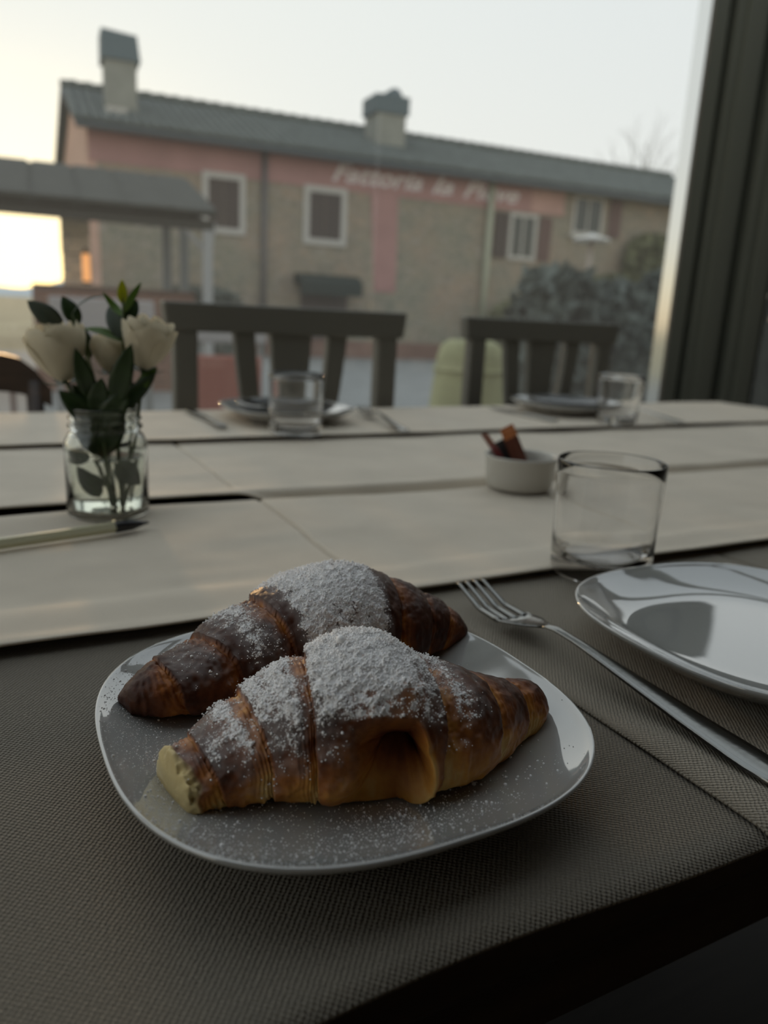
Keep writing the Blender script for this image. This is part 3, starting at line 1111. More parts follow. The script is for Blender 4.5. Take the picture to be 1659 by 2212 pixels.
BACK = [
    (0.0425, 0.3080, 0.0022, 0.0045, 0.0065), (0.0465, 0.3075, 0.0062, 0.0110, 0.0035), (0.0520, 0.3070, 0.0105, 0.0170, 0.0025), (0.0585, 0.3070, 0.0150, 0.0235, 0.001), (0.0680, 0.3090, 0.0175, 0.0255, 0), (0.0800, 0.3130, 0.0195, 0.0285, 0),
    (0.0950, 0.3180, 0.0225, 0.0350, 0), (0.1100, 0.3215, 0.0250, 0.0425, 0), (0.1260, 0.3235, 0.0275, 0.0495, 0), (0.1420, 0.3245, 0.0280, 0.0525, 0),
    (0.1580, 0.3245, 0.0270, 0.0510, 0), (0.1720, 0.3235, 0.0250, 0.0455, 0.0), (0.1850, 0.3215, 0.0215, 0.0375, 0.001), (0.1970, 0.3190, 0.0165, 0.0290, 0.002), (0.2080, 0.3150, 0.0110, 0.0205, 0.004), (0.2165, 0.3100, 0.0055, 0.0120, 0.006)]
croissant('croissant', 'back croissant with a dark pointed left tip, behind the front one on the plate', BACK, Z0 + 0.0091, 0.56,
          [0.41, 0.255, 0.12, -0.03], [0.735, 0.84, 0.92, 1.03], 0.05,
          dict(hs=0.87, dv=-0.006, dz=0.002, cap_l=0.03, cap_r=0.05, phase=0.35, pale_low=0.06, dark=0.28,
               sugar=[(0.42, 0.70, 0.025, 0.92, -0.45, 0.40), (0.26, 0.38, 0.03, 0.60, -0.2, 0.9), (0.12, 0.24, 0.04, 0.38, 0.2, 1.0)], n=17000), 200)

# sugar and crumbs scattered over the plate
n = 5200
ang = RNG.uniform(0, 2 * np.pi, n)
xs, ys = [], []
while len(xs) < n:
    x, y = RNG.uniform(-PA, PA, 2)
    if (abs(x) ** PN + abs(y) ** PN) ** (1 / PN) > PA * 0.985:
        continue
    d_left = math.exp(-((x + 0.078) / 0.014) ** 2) * (0.75 if y < 0.05 else 0.3)
    d_front = math.exp(-((y + 0.067 - 0.10 * (x + 0.02) ** 2) / 0.014) ** 2) * math.exp(-((x + 0.015) / 0.042) ** 2)
    d_corner = math.exp(-(((x + 0.06) / 0.022) ** 2 + ((y + 0.05) / 0.028) ** 2)) * 0.9
    if RNG.uniform() < max(d_left * .8, d_front * 1.0, d_corner, 0.003):
        xs.append(x)
        ys.append(y)
xs, ys = np.array(xs), np.array(ys)
gs = np.exp(RNG.normal(math.log(0.00014), 0.42, n))
dz = plate_h(xs, ys)
dust = grains('sugar_dusting', np.stack([xs, ys, dz + gs * 0.5], 1), gs, None)
dust.location, dust.rotation_euler = T(PC[0], PC[1], Z0), (0, 0, A0)
tag(dust, 'fine icing sugar scattered on the rim of the croissant plate', 'icing sugar', None, 'stuff')
# a few bigger sugar lumps in front of the croissant
lx = np.concatenate([RNG.uniform(-0.02, 0.06, 60), RNG.uniform(0.03, 0.085, 22)])
ly = np.concatenate([-0.062 + RNG.normal(0, 0.006, 60), RNG.uniform(-0.06, 0.0, 22)])
ls = np.exp(RNG.normal(math.log(0.00045), 0.35, len(lx)))
lump = grains('sugar_lump', np.stack([lx, ly, plate_h(lx, ly) + ls * 0.5], 1), ls, None)
lump.location, lump.rotation_euler = T(PC[0], PC[1], Z0), (0, 0, A0)
tag(lump, 'loose sugar lumps and pastry crumbs in front of the torn croissant', 'sugar crumbs', None, 'stuff')

# ------------------------------------------------------------------ cutlery


def strip_solid(pts, widths, thick, ups=None):
    """a flat bar following pts (along local x), with width in y and thickness in z"""
    mb = MB()
    n = len(pts)
    for i, (x, z) in enumerate(pts):
        w, t = widths[i], thick[i] if isinstance(thick, (list, tuple)) else thick
        mb.v += [(x, -w, z), (x, -w * 0.55, z + t * 0.75), (x, 0, z + t), (x, w * 0.55, z + t * 0.75), (x, w, z), (x, w * .5, z - t * .4), (x, -w * .5, z - t * .4)]
    k = 7
    for i in range(n - 1):
        for j in range(k):
            j2 = (j + 1) % k
            mb.f.append((i * k + j, i * k + j2, (i + 1) * k + j2, (i + 1) * k + j))
    mb.f.append(tuple(range(k)))
    mb.f.append(tuple((n - 1) * k + j for j in reversed(range(k))))
    return mb


def make_fork(label, loc, rz, group=None):
    """tines at +x, handle at -x"""
    r = thing('fork', label, 'fork', loc, rz, group)
    L = 0.225

    def spine(x):                      # height of the fork centre line
        return np.interp(x, [-0.15, -0.10, -0.03, -0.005, 0.010, 0.028, 0.05, 0.074], [0.0026, 0.0062, 0.0125, 0.0135, 0.0085, 0.0042, 0.0048, 0.0135])
    xs = np.linspace(-0.15, 0.004, 26)
    ws = np.interp(xs, [-0.15, -0.145, -0.13, -0.06, -0.02, 0.004], [0.004, 0.0085, 0.0105, 0.0062, 0.0034, 0.0040])
    strip_solid([(x, float(spine(x))) for x in xs], list(ws), 0.0016).build('handle', M['steel'], r, smooth=True)
    # bowl
    mb = MB()
    xb = np.linspace(0.002, 0.032, 14)
    wb = np.interp(xb, [0.002, 0.008, 0.016, 0.024, 0.032], [0.0038, 0.0068, 0.0105, 0.0122, 0.0124])
    nn_ = 11
    for lay in (0.0009, -0.0009):
        for x, w in zip(xb, wb):
            for j in range(nn_):
                y = -1 + 2 * j / (nn_ - 1)
                mb.v.append((x, y * w, float(spine(x)) + 0.0022 * y * y * w / 0.012 + lay * (1 - 0.5 * abs(y))))
    o = len(xb) * nn_
    for i in range(len(xb) - 1):
        for j in range(nn_ - 1):
            a = i * nn_ + j
            mb.f.append((a, a + 1, a + nn_ + 1, a + nn_))
            mb.f.append((o + a, o + a + nn_, o + a + nn_ + 1, o + a + 1))
        for j in (0, nn_ - 1):
            a = i * nn_ + j
            mb.f.append((a, a + nn_, o + a + nn_, o + a))
    for j in range(nn_ - 1):
        for i in (0, len(xb) - 1):
            a = i * nn_ + j
            mb.f.append((a, a + 1, o + a + 1, o + a))
    mb.build('head', M['steel'], r, smooth=True)
    for k in range(4):
        yc = (-1 + 2 * k / 3) * 0.0098
        xt = np.linspace(0.030, 0.076, 14)
        tb = MB()
        for x in xt:
            f_ = (x - 0.030) / 0.046
            w = 0.0021 * (1 - 0.45 * f_)
            h_ = 0.0010 * (1 - 0.3 * f_)
            y = yc * (1 - 0.05 * f_)
            z = float(spine(x)) + 0.0022 * (yc / 0.0122) ** 2 * (1 - f_)
            tb.v += [(x, y - w, z - h_), (x, y + w, z - h_), (x, y + w * .7, z + h_), (x, y - w * .7, z + h_)]
        for i in range(len(xt) - 1):
            for j in range(4):
                j2 = (j + 1) % 4
                tb.f.append((i * 4 + j, i * 4 + j2, (i + 1) * 4 + j2, (i + 1) * 4 + j))
        tb.f += [(0, 1, 2, 3), tuple((len(xt) - 1) * 4 + j for j in (3, 2, 1, 0))]
        tb.build('tine', M['steel'], r, smooth=True)
    return r


def make_knife(label, loc, rz, group=None):
    r = thing('table_knife', label, 'knife', loc, rz, group)
    xs = np.linspace(-0.10, 0.0, 12)
    strip_solid([(x, 0.0022) for x in xs], list(np.interp(xs, [-0.10, -0.094, -0.08, 0.0], [0.003, 0.0075, 0.0085, 0.0052])), 0.0020).build('handle', M['steel'], r, smooth=True)
    xs = np.linspace(0.0, 0.10, 14)
    strip_solid([(x, 0.0018) for x in xs], list(np.interp(xs, [0, 0.008, 0.02, 0.075, 0.092, 0.10], [0.0052, 0.006, 0.0088, 0.0092, 0.0065, 0.001])), 0.0007).build('blade', M['steel'], r, smooth=True)
    return r


make_fork('steel fork between the croissant plate and the empty plate', T(0.273, 0.308, TOP + 0.0032), A0 + math.pi / 2 + 0.02, 'cutlery')
make_knife('steel knife on the far setting, left of the left far plate', T(0.318, 1.205, TOP + 0.004), A0 + math.pi / 2 + 0.03, 'cutlery')
make_fork('steel fork on the far setting, right of the left far plate', T(0.60, 1.165, TOP + 0.004), A0 + math.pi / 2 - 0.15, 'cutlery')
make_knife('steel knife on the far setting, left of the right far plate', T(0.93, 1.19, TOP + 0.004), A0 + math.pi / 2 + 0.05, 'cutlery')
make_fork('steel fork on the far setting, right of the right far plate', T(1.20, 1.17, TOP + 0.004), A0 + math.pi / 2 - 0.1, 'cutlery')

# ------------------------------------------------------------------ far plates
for u, v, lb, sc in ((0.45, 1.195, 'white plate of the left far setting, under a small dark bowl plate', 1.0), (1.065, 1.218, 'white plate of the right far setting, behind the tumbler', 1.0)):
    o = put('dessert_plate', PLATE_ME, M['ceramic'], None, T(u, v, TOP + 0.0035), A0)
    o.scale = (1.1, 1.1, 1.0)
    tag(o, lb, 'plate', 'white rounded square plates')
M['slate_plate'] = mat('dark_glazed_plate', (0.035, 0.034, 0.030), 0.12, coat=0.3)
for u, v, lb in ((0.45, 1.195, 'small dark plate stacked on the left far white plate'), (1.065, 1.218, 'small dark plate stacked on the right far white plate')):
    pr = [(0, 0.004), (0.05, 0.004), (0.062, 0.006), (0.074, 0.012), (0.079, 0.0155), (0.080, 0.0162), (0.081, 0.0152), (0.075, 0.0095), (0.062, 0.0025), (0.05, 0.0), (0.0, 0.0)]
    o = MB().lathe(pr, 56).build('small_dark_plate', M['slate_plate'], None, T(u, v, TOP + 0.0130), A0, smooth=True)
    tag(o, lb, 'plate', 'small dark plates')

# ------------------------------------------------------------------ tumblers


def tumbler(label, u, v, rb, rt_, hh, z=TOP + 0.0015):
    prof = [(0, 0.0), (rb - 0.004, 0.0), (rb - 0.001, 0.0012), (rb, 0.004)]
    for k in range(1, 9):
        f_ = k / 8
        prof.append((rb + (rt_ - rb) * f_, 0.004 + (hh - 0.0052) * f_))
    prof += [(rt_ - 0.0004, hh - 0.0003), (rt_ - 0.0007, hh), (rt_ - 0.0011, hh - 0.0004)]
    for k in range(7, 0, -1):
        f_ = k / 8
        prof.append((rb + (rt_ - rb) * f_ - 0.0014, 0.0145 + (hh - 0.016) * f_))
    prof += [(rb - 0.003, 0.0150), (rb - 0.006, 0.0125), (rb - 0.012, 0.0112), (0, 0.0105)]
    o = MB().lathe(prof, 72).build('tumbler', M['glass'], None, T(u, v, z), A0, smooth=True)
    return tag(o, label, 'glass', 'clear glass tumblers')


tumbler('clear glass tumbler nearest, behind the empty plate and right of the sugar bowl', 0.393, 0.395, 0.0355, 0.0375, 0.083, TOP + 0.005)
tumbler('clear glass tumbler in front of the left far plate', 0.404, 1.032, 0.0375, 0.0390, 0.086, TOP + 0.006)
tumbler('clear glass tumbler in front of the right far plate, nearest the window frame', 1.050, 1.060, 0.0360, 0.0425, 0.088, TOP + 0.004)

# ------------------------------------------------------------------ flower jar
JB = T(0.094, 0.674, TOP + 0.0015)
jar = thing('flower_jar', 'clear glass preserving jar with water, holding cream roses and greenery', 'jar', JB, 0)
R0 = 0.0335
out = [(0, 0), (R0 - 0.004, 0), (R0 - 0.001, 0.001), (R0, 0.004), (R0, 0.058), (R0 - 0.0006, 0.064), (R0 - 0.003, 0.0685), (R0 - 0.0055, 0.0715), (R0 - 0.0055, 0.0735),
       (R0 - 0.0035, 0.0750), (R0 - 0.0035, 0.0765), (R0 - 0.006, 0.0785), (R0 - 0.006, 0.0805), (R0 - 0.0042, 0.082), (R0 - 0.0042, 0.0835), (R0 - 0.006, 0.085), (R0 - 0.006, 0.0885), (R0 - 0.0052, 0.0905), (R0 - 0.0062, 0.092), (R0 - 0.008, 0.0915)]
inn = [(R0 - 0.0085, 0.088), (R0 - 0.0085, 0.072), (R0 - 0.006, 0.068), (R0 - 0.0032, 0.063), (R0 - 0.0026, 0.057), (R0 - 0.0026, 0.008), (R0 - 0.005, 0.0052), (0, 0.0045)]
MB().lathe(out + inn, 72).build('glass_wall', M['jar_glass'], jar, smooth=True)
rw = R0 - 0.0029
wt = MB().lathe([(0, 0.0049), (rw - 0.004, 0.0055), (rw, 0.009), (rw, 0.0510), (rw - 0.001, 0.0505), (0, 0.0505)], 64).build('water', M['water'], jar, smooth=False)


def JP(x, y, dy=0.0):
    """point by the jar, world axes relative to the jar base: x,y counted in 1/2440 m right of / above the base"""
    return Vector(((x - 235) / 2440.0, dy, (1116 - y) / 2440.0))


def leaf_mesh(base, tip, width, normal, bend=0.15, fold=0.25):
    base, tip = Vector(base), Vector(tip)
    ax = tip - base
    L = ax.length
    ax.normalize()
    nrm = Vector(normal)
    nrm = (nrm - ax * nrm.dot(ax)).normalized()
    sd = ax.cross(nrm)
    V = []
    nl, nw = 9, 5
    for i in range(nl):
        f_ = i / (nl - 1)
        w = width * 0.5 * (math.sin(math.pi * min(1, f_ ** 0.8)) ** 0.75 if 0 < f_ < 1 else 0.02)
        for j in range(nw):
            y = -1 + 2 * j / (nw - 1)
            p = base + ax * (L * f_) + sd * (y * w) + nrm * (bend * L * math.sin(math.pi * f_) + fold * abs(y) * w)
            V.append(p)
    n0 = len(V)
    V += [p - nrm * 0.0004 for p in V]
    F = []
    for i in range(nl - 1):
        for j in range(nw - 1):
            a = i * nw + j
            F.append((a, a + 1, a + nw + 1, a + nw))
            F.append((n0 + a, n0 + a + nw, n0 + a + nw + 1, n0 + a + 1))
        for j in (0, nw - 1):
            a = i * nw + j
            F.append((a, a + nw, n0 + a + nw, n0 + a))
    return MB().add(V, F)


def sprig(label, stem_pts, leaves, rad=0.0011, cat='greenery', name='leafy_sprig', base=JB):
    r = thing(name, label, cat, base + stem_pts[0], 0, 'flowers and greenery in the jar')
    o = stem_pts[0]
    MB().tube([p - o for p in stem_pts], rad, 6).build('stem', M['stem'], r, smooth=True)
    for b, t, w, nrm, mm, bend in leaves:
        leaf_mesh(Vector(b) - o, Vector(t) - o, w, nrm, bend).build('leaf', M[mm], r, smooth=True)
    return r


CAMN = Vector((0.25, -1, 0.3))


def rose(label, head, R, hh, foot, tilt, seed):
    rnd = random.Random(seed)
    r = thing('rose', label, 'rose', JB + foot, 0, 'flowers and greenery in the jar')
    o = foot
    hb = head - o
    mid = (hb * 0.55) + Vector((0.002, 0.004, 0))
    MB().tube([Vector((0, 0, 0)), mid, hb], [0.0014, 0.0014, 0.0018], 7).build('stem', M['stem'], r, smooth=True)
    rot = Matrix.Rotation(tilt[0], 3, 'X') @ Matrix.Rotation(tilt[1], 3, 'Y')
    rings = [(3, 0.30, 1.00, 1.35, -0.06), (4, 0.55, 1.02, 1.05, -0.06), (5, 0.80, 0.99, 1.10, -0.05), (5, 1.0, 0.95, 1.10, -0.03), (5, 1.10, 0.88, 1.05, 0.03)]
    for cnt, rf, hf, spread, flare in rings:
        ph0 = rnd.uniform(0, 6.28)
        for k in range(cnt):
            ph = ph0 + 2 * math.pi * k / cnt + rnd.uniform(-.12, .12)
            hk = hh * hf * rnd.uniform(0.94, 1.05)
            V = []
            na, nh = 9, 9
            for j in range(nh):
                f_ = j / (nh - 1)
                rr = R * rf * (0.22 + 0.78 * math.sin(min(1.0, f_ * 1.15) * math.pi / 2) ** 0.8) + R * flare * f_ ** 4
                for i in range(na):
                    a = -1 + 2 * i / (na - 1)
                    z = hk * f_ * (1 - 0.13 * a * a * f_ ** 2) - R * abs(flare) * 0.5 * f_ ** 6
                    wdt = spread * (0.55 + 0.45 * math.sin(f_ * math.pi * 0.72 + 0.35)) * (1 - 0.25 * f_ ** 4)
                    q_ = rr * (1 + 0.05 * math.sin(3 * a + seed + k) * f_)
                    V.append(rot @ Vector((q_ * math.cos(ph + a * wdt), q_ * math.sin(ph + a * wdt), z)) + hb)
            n0 = na * nh
            F = [(j * na + i, j * na + i + 1, (j + 1) * na + i + 1, (j + 1) * na + i) for j in range(nh - 1) for i in range(na - 1)]
            MB().add(V, F).build('petal', M['petal'], r, smooth=True)
    for k in range(5):
        a = 2 * math.pi * k / 5
        d = rot @ Vector((math.cos(a), math.sin(a), -0.1))
        leaf_mesh(hb - Vector((0, 0, 0.001)), hb + d * R * 0.9 + rot @ Vector((0, 0, R * 0.25)), 0.006, rot @ Vector((0, 0, 1)), -0.15).build('sepal', M['leaf'], r, smooth=True)
    return r


rose('large cream rose leaning left out of the jar', JP(168, 842, -0.008), 0.0205, 0.046, JP(246, 1108, 0.002), (0.10, -0.18), 3)
rose('small cream rose in the middle of the jar bunch', JP(246, 824, 0.006), 0.0140, 0.031, JP(252, 1108, 0.006), (0.05, 0.02), 5)
rose('cream rose at the right of the jar bunch', JP(316, 812, 0.000), 0.0190, 0.043, JP(262, 1106, -0.004), (0.05, 0.20), 8)

sprig('leafy sprig with two dark leaves reaching left above the large rose', [JP(240, 1100, .008), JP(215, 900, .014), JP(180, 760, .014), JP(150, 700, .012)],
      [(JP(148, 745, .012), JP(84, 692, .006), .017, CAMN, 'leaf_grey', .08), (JP(180, 735, .012), JP(146, 680, .014), .014, CAMN, 'leaf', .06),
       (JP(200, 800, .012), JP(172, 730, .02), .012, CAMN, 'leaf', .08), (JP(222, 920, .012), JP(170, 850, .0), .014, CAMN, 'leaf', .1)])
sprig('tall sprig with a yellow-green bud tip, right of centre in the jar', [JP(256, 1100, .0), JP(262, 960, -.004), JP(280, 830, -.008), JP(286, 720, -.008), JP(287, 668, -.008)],
      [(JP(286, 690, -.008), JP(288, 643, -.010), .008, CAMN, 'bud', .03), (JP(288, 705, -.008), JP(322, 646, -.006), .006, CAMN, 'leaf_bright', .06),
       (JP(286, 712, -.008), JP(240, 668, .000), .006, CAMN, 'leaf_bright', -.12), (JP(290, 725, -.008), JP(308, 680, .0), .012, CAMN, 'leaf', .05),
       (JP(284, 760, -.008), JP(214, 738, -.014), .0135, Vector((0, -.4, 1)), 'leaf_bright', .05), (JP(284, 755, -.008), JP(248, 695, .004), .0145, CAMN, 'leaf_grey', .06),
       (JP(270, 880, -.016), JP(312, 762, -.022), .018, CAMN, 'leaf', .04)])
sprig('dark leafy sprig crowding the jar mouth below the roses', [JP(244, 1100, -.004), JP(238, 980, -.008), JP(228, 880, -.012), JP(214, 800, -.018)],
      [(JP(226, 880, -.014), JP(205, 775, -.024), .015, CAMN, 'leaf', .05), (JP(232, 905, -.012), JP(250, 830, -.020), .018, CAMN, 'leaf', .06),
       (JP(236, 930, -.010), JP(160, 860, -.016), .019, CAMN, 'leaf', .08), (JP(240, 935, -.010), JP(300, 850, -.016), .021, CAMN, 'leaf', .08),
       (JP(236, 990, -.008), JP(186, 900, -.012), .020, CAMN, 'leaf', .05), (JP(238, 985, -.008), JP(282, 890, -.012), .020, CAMN, 'leaf', .05),
       (JP(262, 900, -.006), JP(345, 818, -.004), .014, CAMN, 'leaf', -.06), (JP(238, 1000, -.006), JP(232, 880, -.014), .018, CAMN, 'leaf', .05)])
sprig('sprig with leaves hanging under the water in the jar', [JP(258, 1098, -.010), JP(248, 1040, -.012), JP(240, 960, -.010), JP(236, 900, -.006)],
      [(JP(214, 1000, -.012), JP(163, 982, -.010), .012, CAMN, 'leaf', -.06), (JP(240, 1050, -.012), JP(200, 1022, -.014), .010, CAMN, 'leaf', -.05),
       (JP(262, 1000, -.012), JP(310, 1045, -.010), .019, CAMN, 'leaf', .05), (JP(232, 1075, -.012), JP(196, 1010, -.012), .014, CAMN, 'leaf', .05)])
sprig('curved dry grass blade arching between the roses', [JP(248, 1098, .010), JP(220, 900, .012), JP(190, 760, .010), JP(172, 714, .006)],
      [(JP(170, 716, .006), JP(244, 674, .008), .004, Vector((-.3, -.5, 1)), 'leaf_grey', .14)], .0007, name='grass_blade')
sprig('leafy sprig behind the right rose with a drooping tip', [JP(262, 1098, .008), JP(285, 900, .012), JP(318, 800, .014)],
      [(JP(300, 860, .0), JP(345, 808, .0), .010, CAMN, 'leaf_bright', .08), (JP(290, 900, .004), JP(262, 800, .010), .012, CAMN, 'leaf', .06)])

# ------------------------------------------------------------------ pen, sugar bowl, packets
pu, pv = (0.060 - 0.0, 0.612)
pen_dir = T(0.113 - 0.007, 0.622 - 0.597, 0)
rzp = math.atan2(pen_dir.y, pen_dir.x)
pen = thing('ballpoint_pen', 'pale translucent ballpoint pen with black ends, in front of the flower jar', 'pen', T(0.052, 0.602, TOP + 0.0064), rzp)
MB().tube([(-0.058, 0, 0), (0.038, 0, 0)], 0.0044, 6).build('barrel', M['pen_clear'], pen)
MB().tube([(-0.055, 0, 0.0002), (0.036, 0, 0.0002)], 0.0016, 6).build('ink_tube', M['black'], pen)
MB().tube([(-0.066, 0, 0), (-0.058, 0, 0)], 0.0048, 12).build('end_plug', M['black'], pen, smooth=False)
MB().tube([(0.038, 0, 0), (0.052, 0, 0), (0.060, 0, 0), (0.066, 0, 0)], [0.0047, 0.0044, 0.0022, 0.0009], 14).build('tip', M['black'], pen, smooth=True)

RB = T(0.524, 0.663, TOP + 0.002)
ram = thing('sugar_bowl', 'small white ramekin holding sugar packets, left of the near tumbler', 'bowl', RB, A0)
pr = [(0, 0.0015), (0.030, 0.0015), (0.031, 0), (0.034, 0), (0.0355, 0.002), (0.0375, 0.012), (0.0385, 0.028), (0.0400, 0.0335), (0.0398, 0.0350), (0.0388, 0.0357), (0.0376, 0.0350), (0.0366, 0.033), (0.0355, 0.02), (0.034, 0.008), (0.030, 0.005), (0, 0.005)]
MB().lathe(pr, 64).build('bowl', M['ceramic_dull'], ram, smooth=True)


def packet(label, foot, top, w, side, mm, tip=None):
    foot, top = Vector(foot), Vector(top)
    r = thing('sugar_packet', label, 'sugar packet', RB + foot, 0, 'sugar packets in the bowl')
    ax = (top - foot)
    L = ax.length
    ax.normalize()
    sd = Vector(side)
    sd = (sd - ax * sd.dot(ax)).normalized()
    nr_ = ax.cross(sd)

    def body(a0, a1):
        mb = MB()
        rows = 9
        for i in range(rows):
            f_ = a0 + (a1 - a0) * i / (rows - 1)
            th_ = 0.0003 + 0.0022 * math.sin(math.pi * f_) ** 0.6 if 0.06 < f_ < 0.94 else 0.0003
            for x, y in ((-1, 0), (0, 1), (1, 0), (0, -1)):
                mb.v.append(tuple(ax * (L * f_) + sd * (x * w / 2) + nr_ * (y * th_)))
        for i in range(rows - 1):
            for j in range(4):
                j2 = (j + 1) % 4
                mb.f.append((i * 4 + j, i * 4 + j2, i * 4 + 4 + j2, i * 4 + 4 + j))
        mb.f += [(0, 1, 2, 3), tuple(rows * 4 - 4 + j for j in (3, 2, 1, 0))]
        return mb
    body(0, 0.8 if tip else 1).build('paper_sleeve', M[mm], r)
    if tip:
        body(0.8, 1).build('paper_tip', M[tip], r)
    return r


packet('dark red sugar packet leaning left out of the ramekin', (-0.004, -0.010, 0.006), (-0.044, -0.012, 0.058), 0.019, (0.5, -1, 0), 'packet_red', 'packet_brown')
packet('brown sugar packet with an orange tip, tallest in the ramekin', (0.010, -0.008, 0.006), (-0.020, -0.004, 0.066), 0.018, (1, 0.4, 0), 'packet_brown', 'packet_orange')
packet('dark grey sugar packet between the red and the brown ones', (0.002, 0.004, 0.006), (-0.026, 0.006, 0.048), 0.020, (1, -0.5, 0), 'packet_dark')
packet('white sugar packet low at the back of the ramekin', (0.006, 0.014, 0.006), (-0.012, 0.026, 0.044), 0.020, (1, 0.1, 0), 'packet_white')
packet('brown sugar packet lying low at the right of the ramekin', (-0.012, 0.000, 0.012), (0.027, 0.006, 0.027), 0.022, (0, 1, 0.1), 'packet_brown')

# ------------------------------------------------------------------ chairs


def slat(x0t, x1t, x0b, x1b, zt, zb, y0, y1, curve=0.0, n=8):
    mb = MB()
    for i in range(n + 1):
        f_ = i / n
        c_ = curve * math.sin(math.pi * f_) 
        a, b = x0b + (x0t - x0b) * f_ + c_, x1b + (x1t - x1b) * f_ + c_
        z = zb + (zt - zb) * f_
        mb.v += [(a, y0, z), (b, y0, z), (b, y1, z), (a, y1, z)]
    for i in range(n):
        for j in range(4):
            j2 = (j + 1) % 4
            mb.f.append((i * 4 + j, i * 4 + j2, i * 4 + 4 + j2, i * 4 + 4 + j))
    mb.f += [(3, 2, 1, 0), tuple(n * 4 + j for j in range(4))]
    return mb


def make_chair(label, u, v, rz, ztop=0.932, W=0.238):
    """back at local y=0, seat towards -y; faces the table"""
    r = thing('dining_chair', label, 'chair', T(u, v, 0), A0 + rz, 'painted dining chairs by the window')
    m = M['chair_paint']
    MB().hexa([(-W + .006, -.016, ztop - .050), (W - .006, -.016, ztop - .050), (W - .006, .016, ztop - .050), (-W + .006, .016, ztop - .050)],
              [(-W, -.016, ztop), (W, -.016, ztop), (W, .016, ztop), (-W, .016, ztop)]).build('top_rail', m, r, bevel=0.004)
    for sx in (-1, 1):
        x0, x1 = sorted((sx * (W - .018), sx * (W - .060)))
        MB().box(x0, x1, -.014, .016, 0.0, ztop - .048).build('back_post', m, r, bevel=0.004)
    zt, zb = ztop - .048, 0.60
    slat(-.042, .038, -.022, .022, zt, zb, -.010, .010).build('back_slat', m, r, bevel=0.002)
    slat(-.112, -.073, -.064, -.036, zt, zb, -.010, .010, -.006).build('back_slat', m, r, bevel=0.002)
    slat(.073, .112, .036, .064, zt, zb, -.010, .010, .006).build('back_slat', m, r, bevel=0.002)
    MB().box(-W + .06, W - .06, -.012, .012, 0.565, 0.605).build('lower_rail', m, r, bevel=0.003)
    MB().box(-W + .01, W - .01, -.42, -.012, 0.435, 0.465).build('seat', m, r, bevel=0.008)
    for sx in (-1, 1):
        x0, x1 = sorted((sx * (W - .018), sx * (W - .056)))
        MB().box(x0, x1, -.41, -.37, 0.0, 0.437).build('front_leg', m, r, bevel=0.004)
        MB().box((x0 + x1) / 2 - .009, (x0 + x1) / 2 + .009, -.38, -.01, 0.17, 0.20).build('stretcher', m, r)
    return r


make_chair('left grey-green painted chair with fanned back slats, behind the left far plate', 0.53, 1.385, 0.0)
make_chair('right grey-green painted chair with fanned back slats, by the window frame', 1.215, 1.50, 0.0, 0.932, 0.230)
# the dark chair at the left edge
dc = thing('dining_chair', 'dark brown wooden chair cut off by the left edge of the picture', 'chair', T(-0.115, 1.44, 0), A0, None)
mb = MB()
N = 20
for i in range(N + 1):
    x = -0.23 + 0.46 * i / N
    f_ = abs(x) / 0.23
    zt = 0.838 - 0.012 * f_ ** 2 - 0.05 * max(0, (f_ - 0.72) / 0.28) ** 2
    zb = 0.775 - 0.010 * f_ ** 2 - 0.02 * max(0, (f_ - 0.72) / 0.28) ** 2
    yb = 0.03 * (1 - f_ ** 2)
    mb.v += [(x, yb - .011, zb), (x, yb + .011, zb), (x, yb + .011, zt), (x, yb - .011, zt)]
for i in range(N):
    for j in range(4):
        j2 = (j + 1) % 4
        mb.f.append((i * 4 + j, i * 4 + j2, i * 4 + 4 + j2, i * 4 + 4 + j))
mb.f += [(0, 1, 2, 3), tuple(N * 4 + j for j in (3, 2, 1, 0))]
mb.build('top_rail', M['dark_wood'], dc, smooth=False)
for sx in (-1, 1):
    MB().tube([(sx * .19, -.0, 0), (sx * .20, 0.0, 0.45), (sx * .205, .006, 0.79)], [.017, .018, .014], 10).build('back_post', M['dark_wood'], dc, smooth=True)
    MB().tube([(sx * .18, -.40, 0), (sx * .185, -.395, 0.44)], [.014, .019], 10).build('front_leg', M['dark_wood'], dc, smooth=True)
MB().box(-.19, .19, -.006, .012, .58, .62).build('lower_rail', M['dark_wood'], dc, bevel=.004)
MB().box(-.21, .21, -.42, .0, .435, .465).build('seat', M['dark_wood'], dc, bevel=.01)

# ------------------------------------------------------------------ outside: ground, farmhouse
GZ = -0.45
struct(MB().box(-260, 260, 2.3, 700, GZ - 0.2, GZ).build('ground', M['grass'], None, (0, 0, 0), 0))
struct(MB().box(-12, 14, WV + 0.14, 21.5, GZ - 0.05, GZ + 0.02).build('courtyard', M['paving'], None, (0, 0, 0), A0))
hx = np.linspace(-420, 60, 60)
hv, hf = [], []
for i, x in enumerate(hx):
    hgt = 3 + 14 * abs(math.sin(x * 0.011 + 0.6)) + 5 * math.sin(x * 0.05)
    hv += [(x, 520, GZ), (x, 620, hgt), (x, 720, GZ)]
for i in range(len(hx) - 1):
    for j in range(2):
        a = i * 3 + j
        hf.append((a, a + 3, a + 4, a + 1))
struct(MB().add(hv, hf).build('hills', M['hill'], None, smooth=True))

K = 22.0 / 19.0
HA = math.radians(24.0)
HB = Vector((-22 * math.sin(HA), 22 * math.cos(HA), GZ))
house = thing('farmhouse', 'two-storey stone farmhouse with a salmon band and white lettering', 'house', HB, HA)


def hz(z):
    return 0.93 + (z - 0.93) * K - GZ


def hbox(name, s0, s1, d0, d1, z0, z1, m, parent=None, **kw):
    return MB().box(s0 * K, s1 * K, d0, d1, hz(z0) if z0 is not None else 0, hz(z1)).build(name, m, parent or house, **kw)


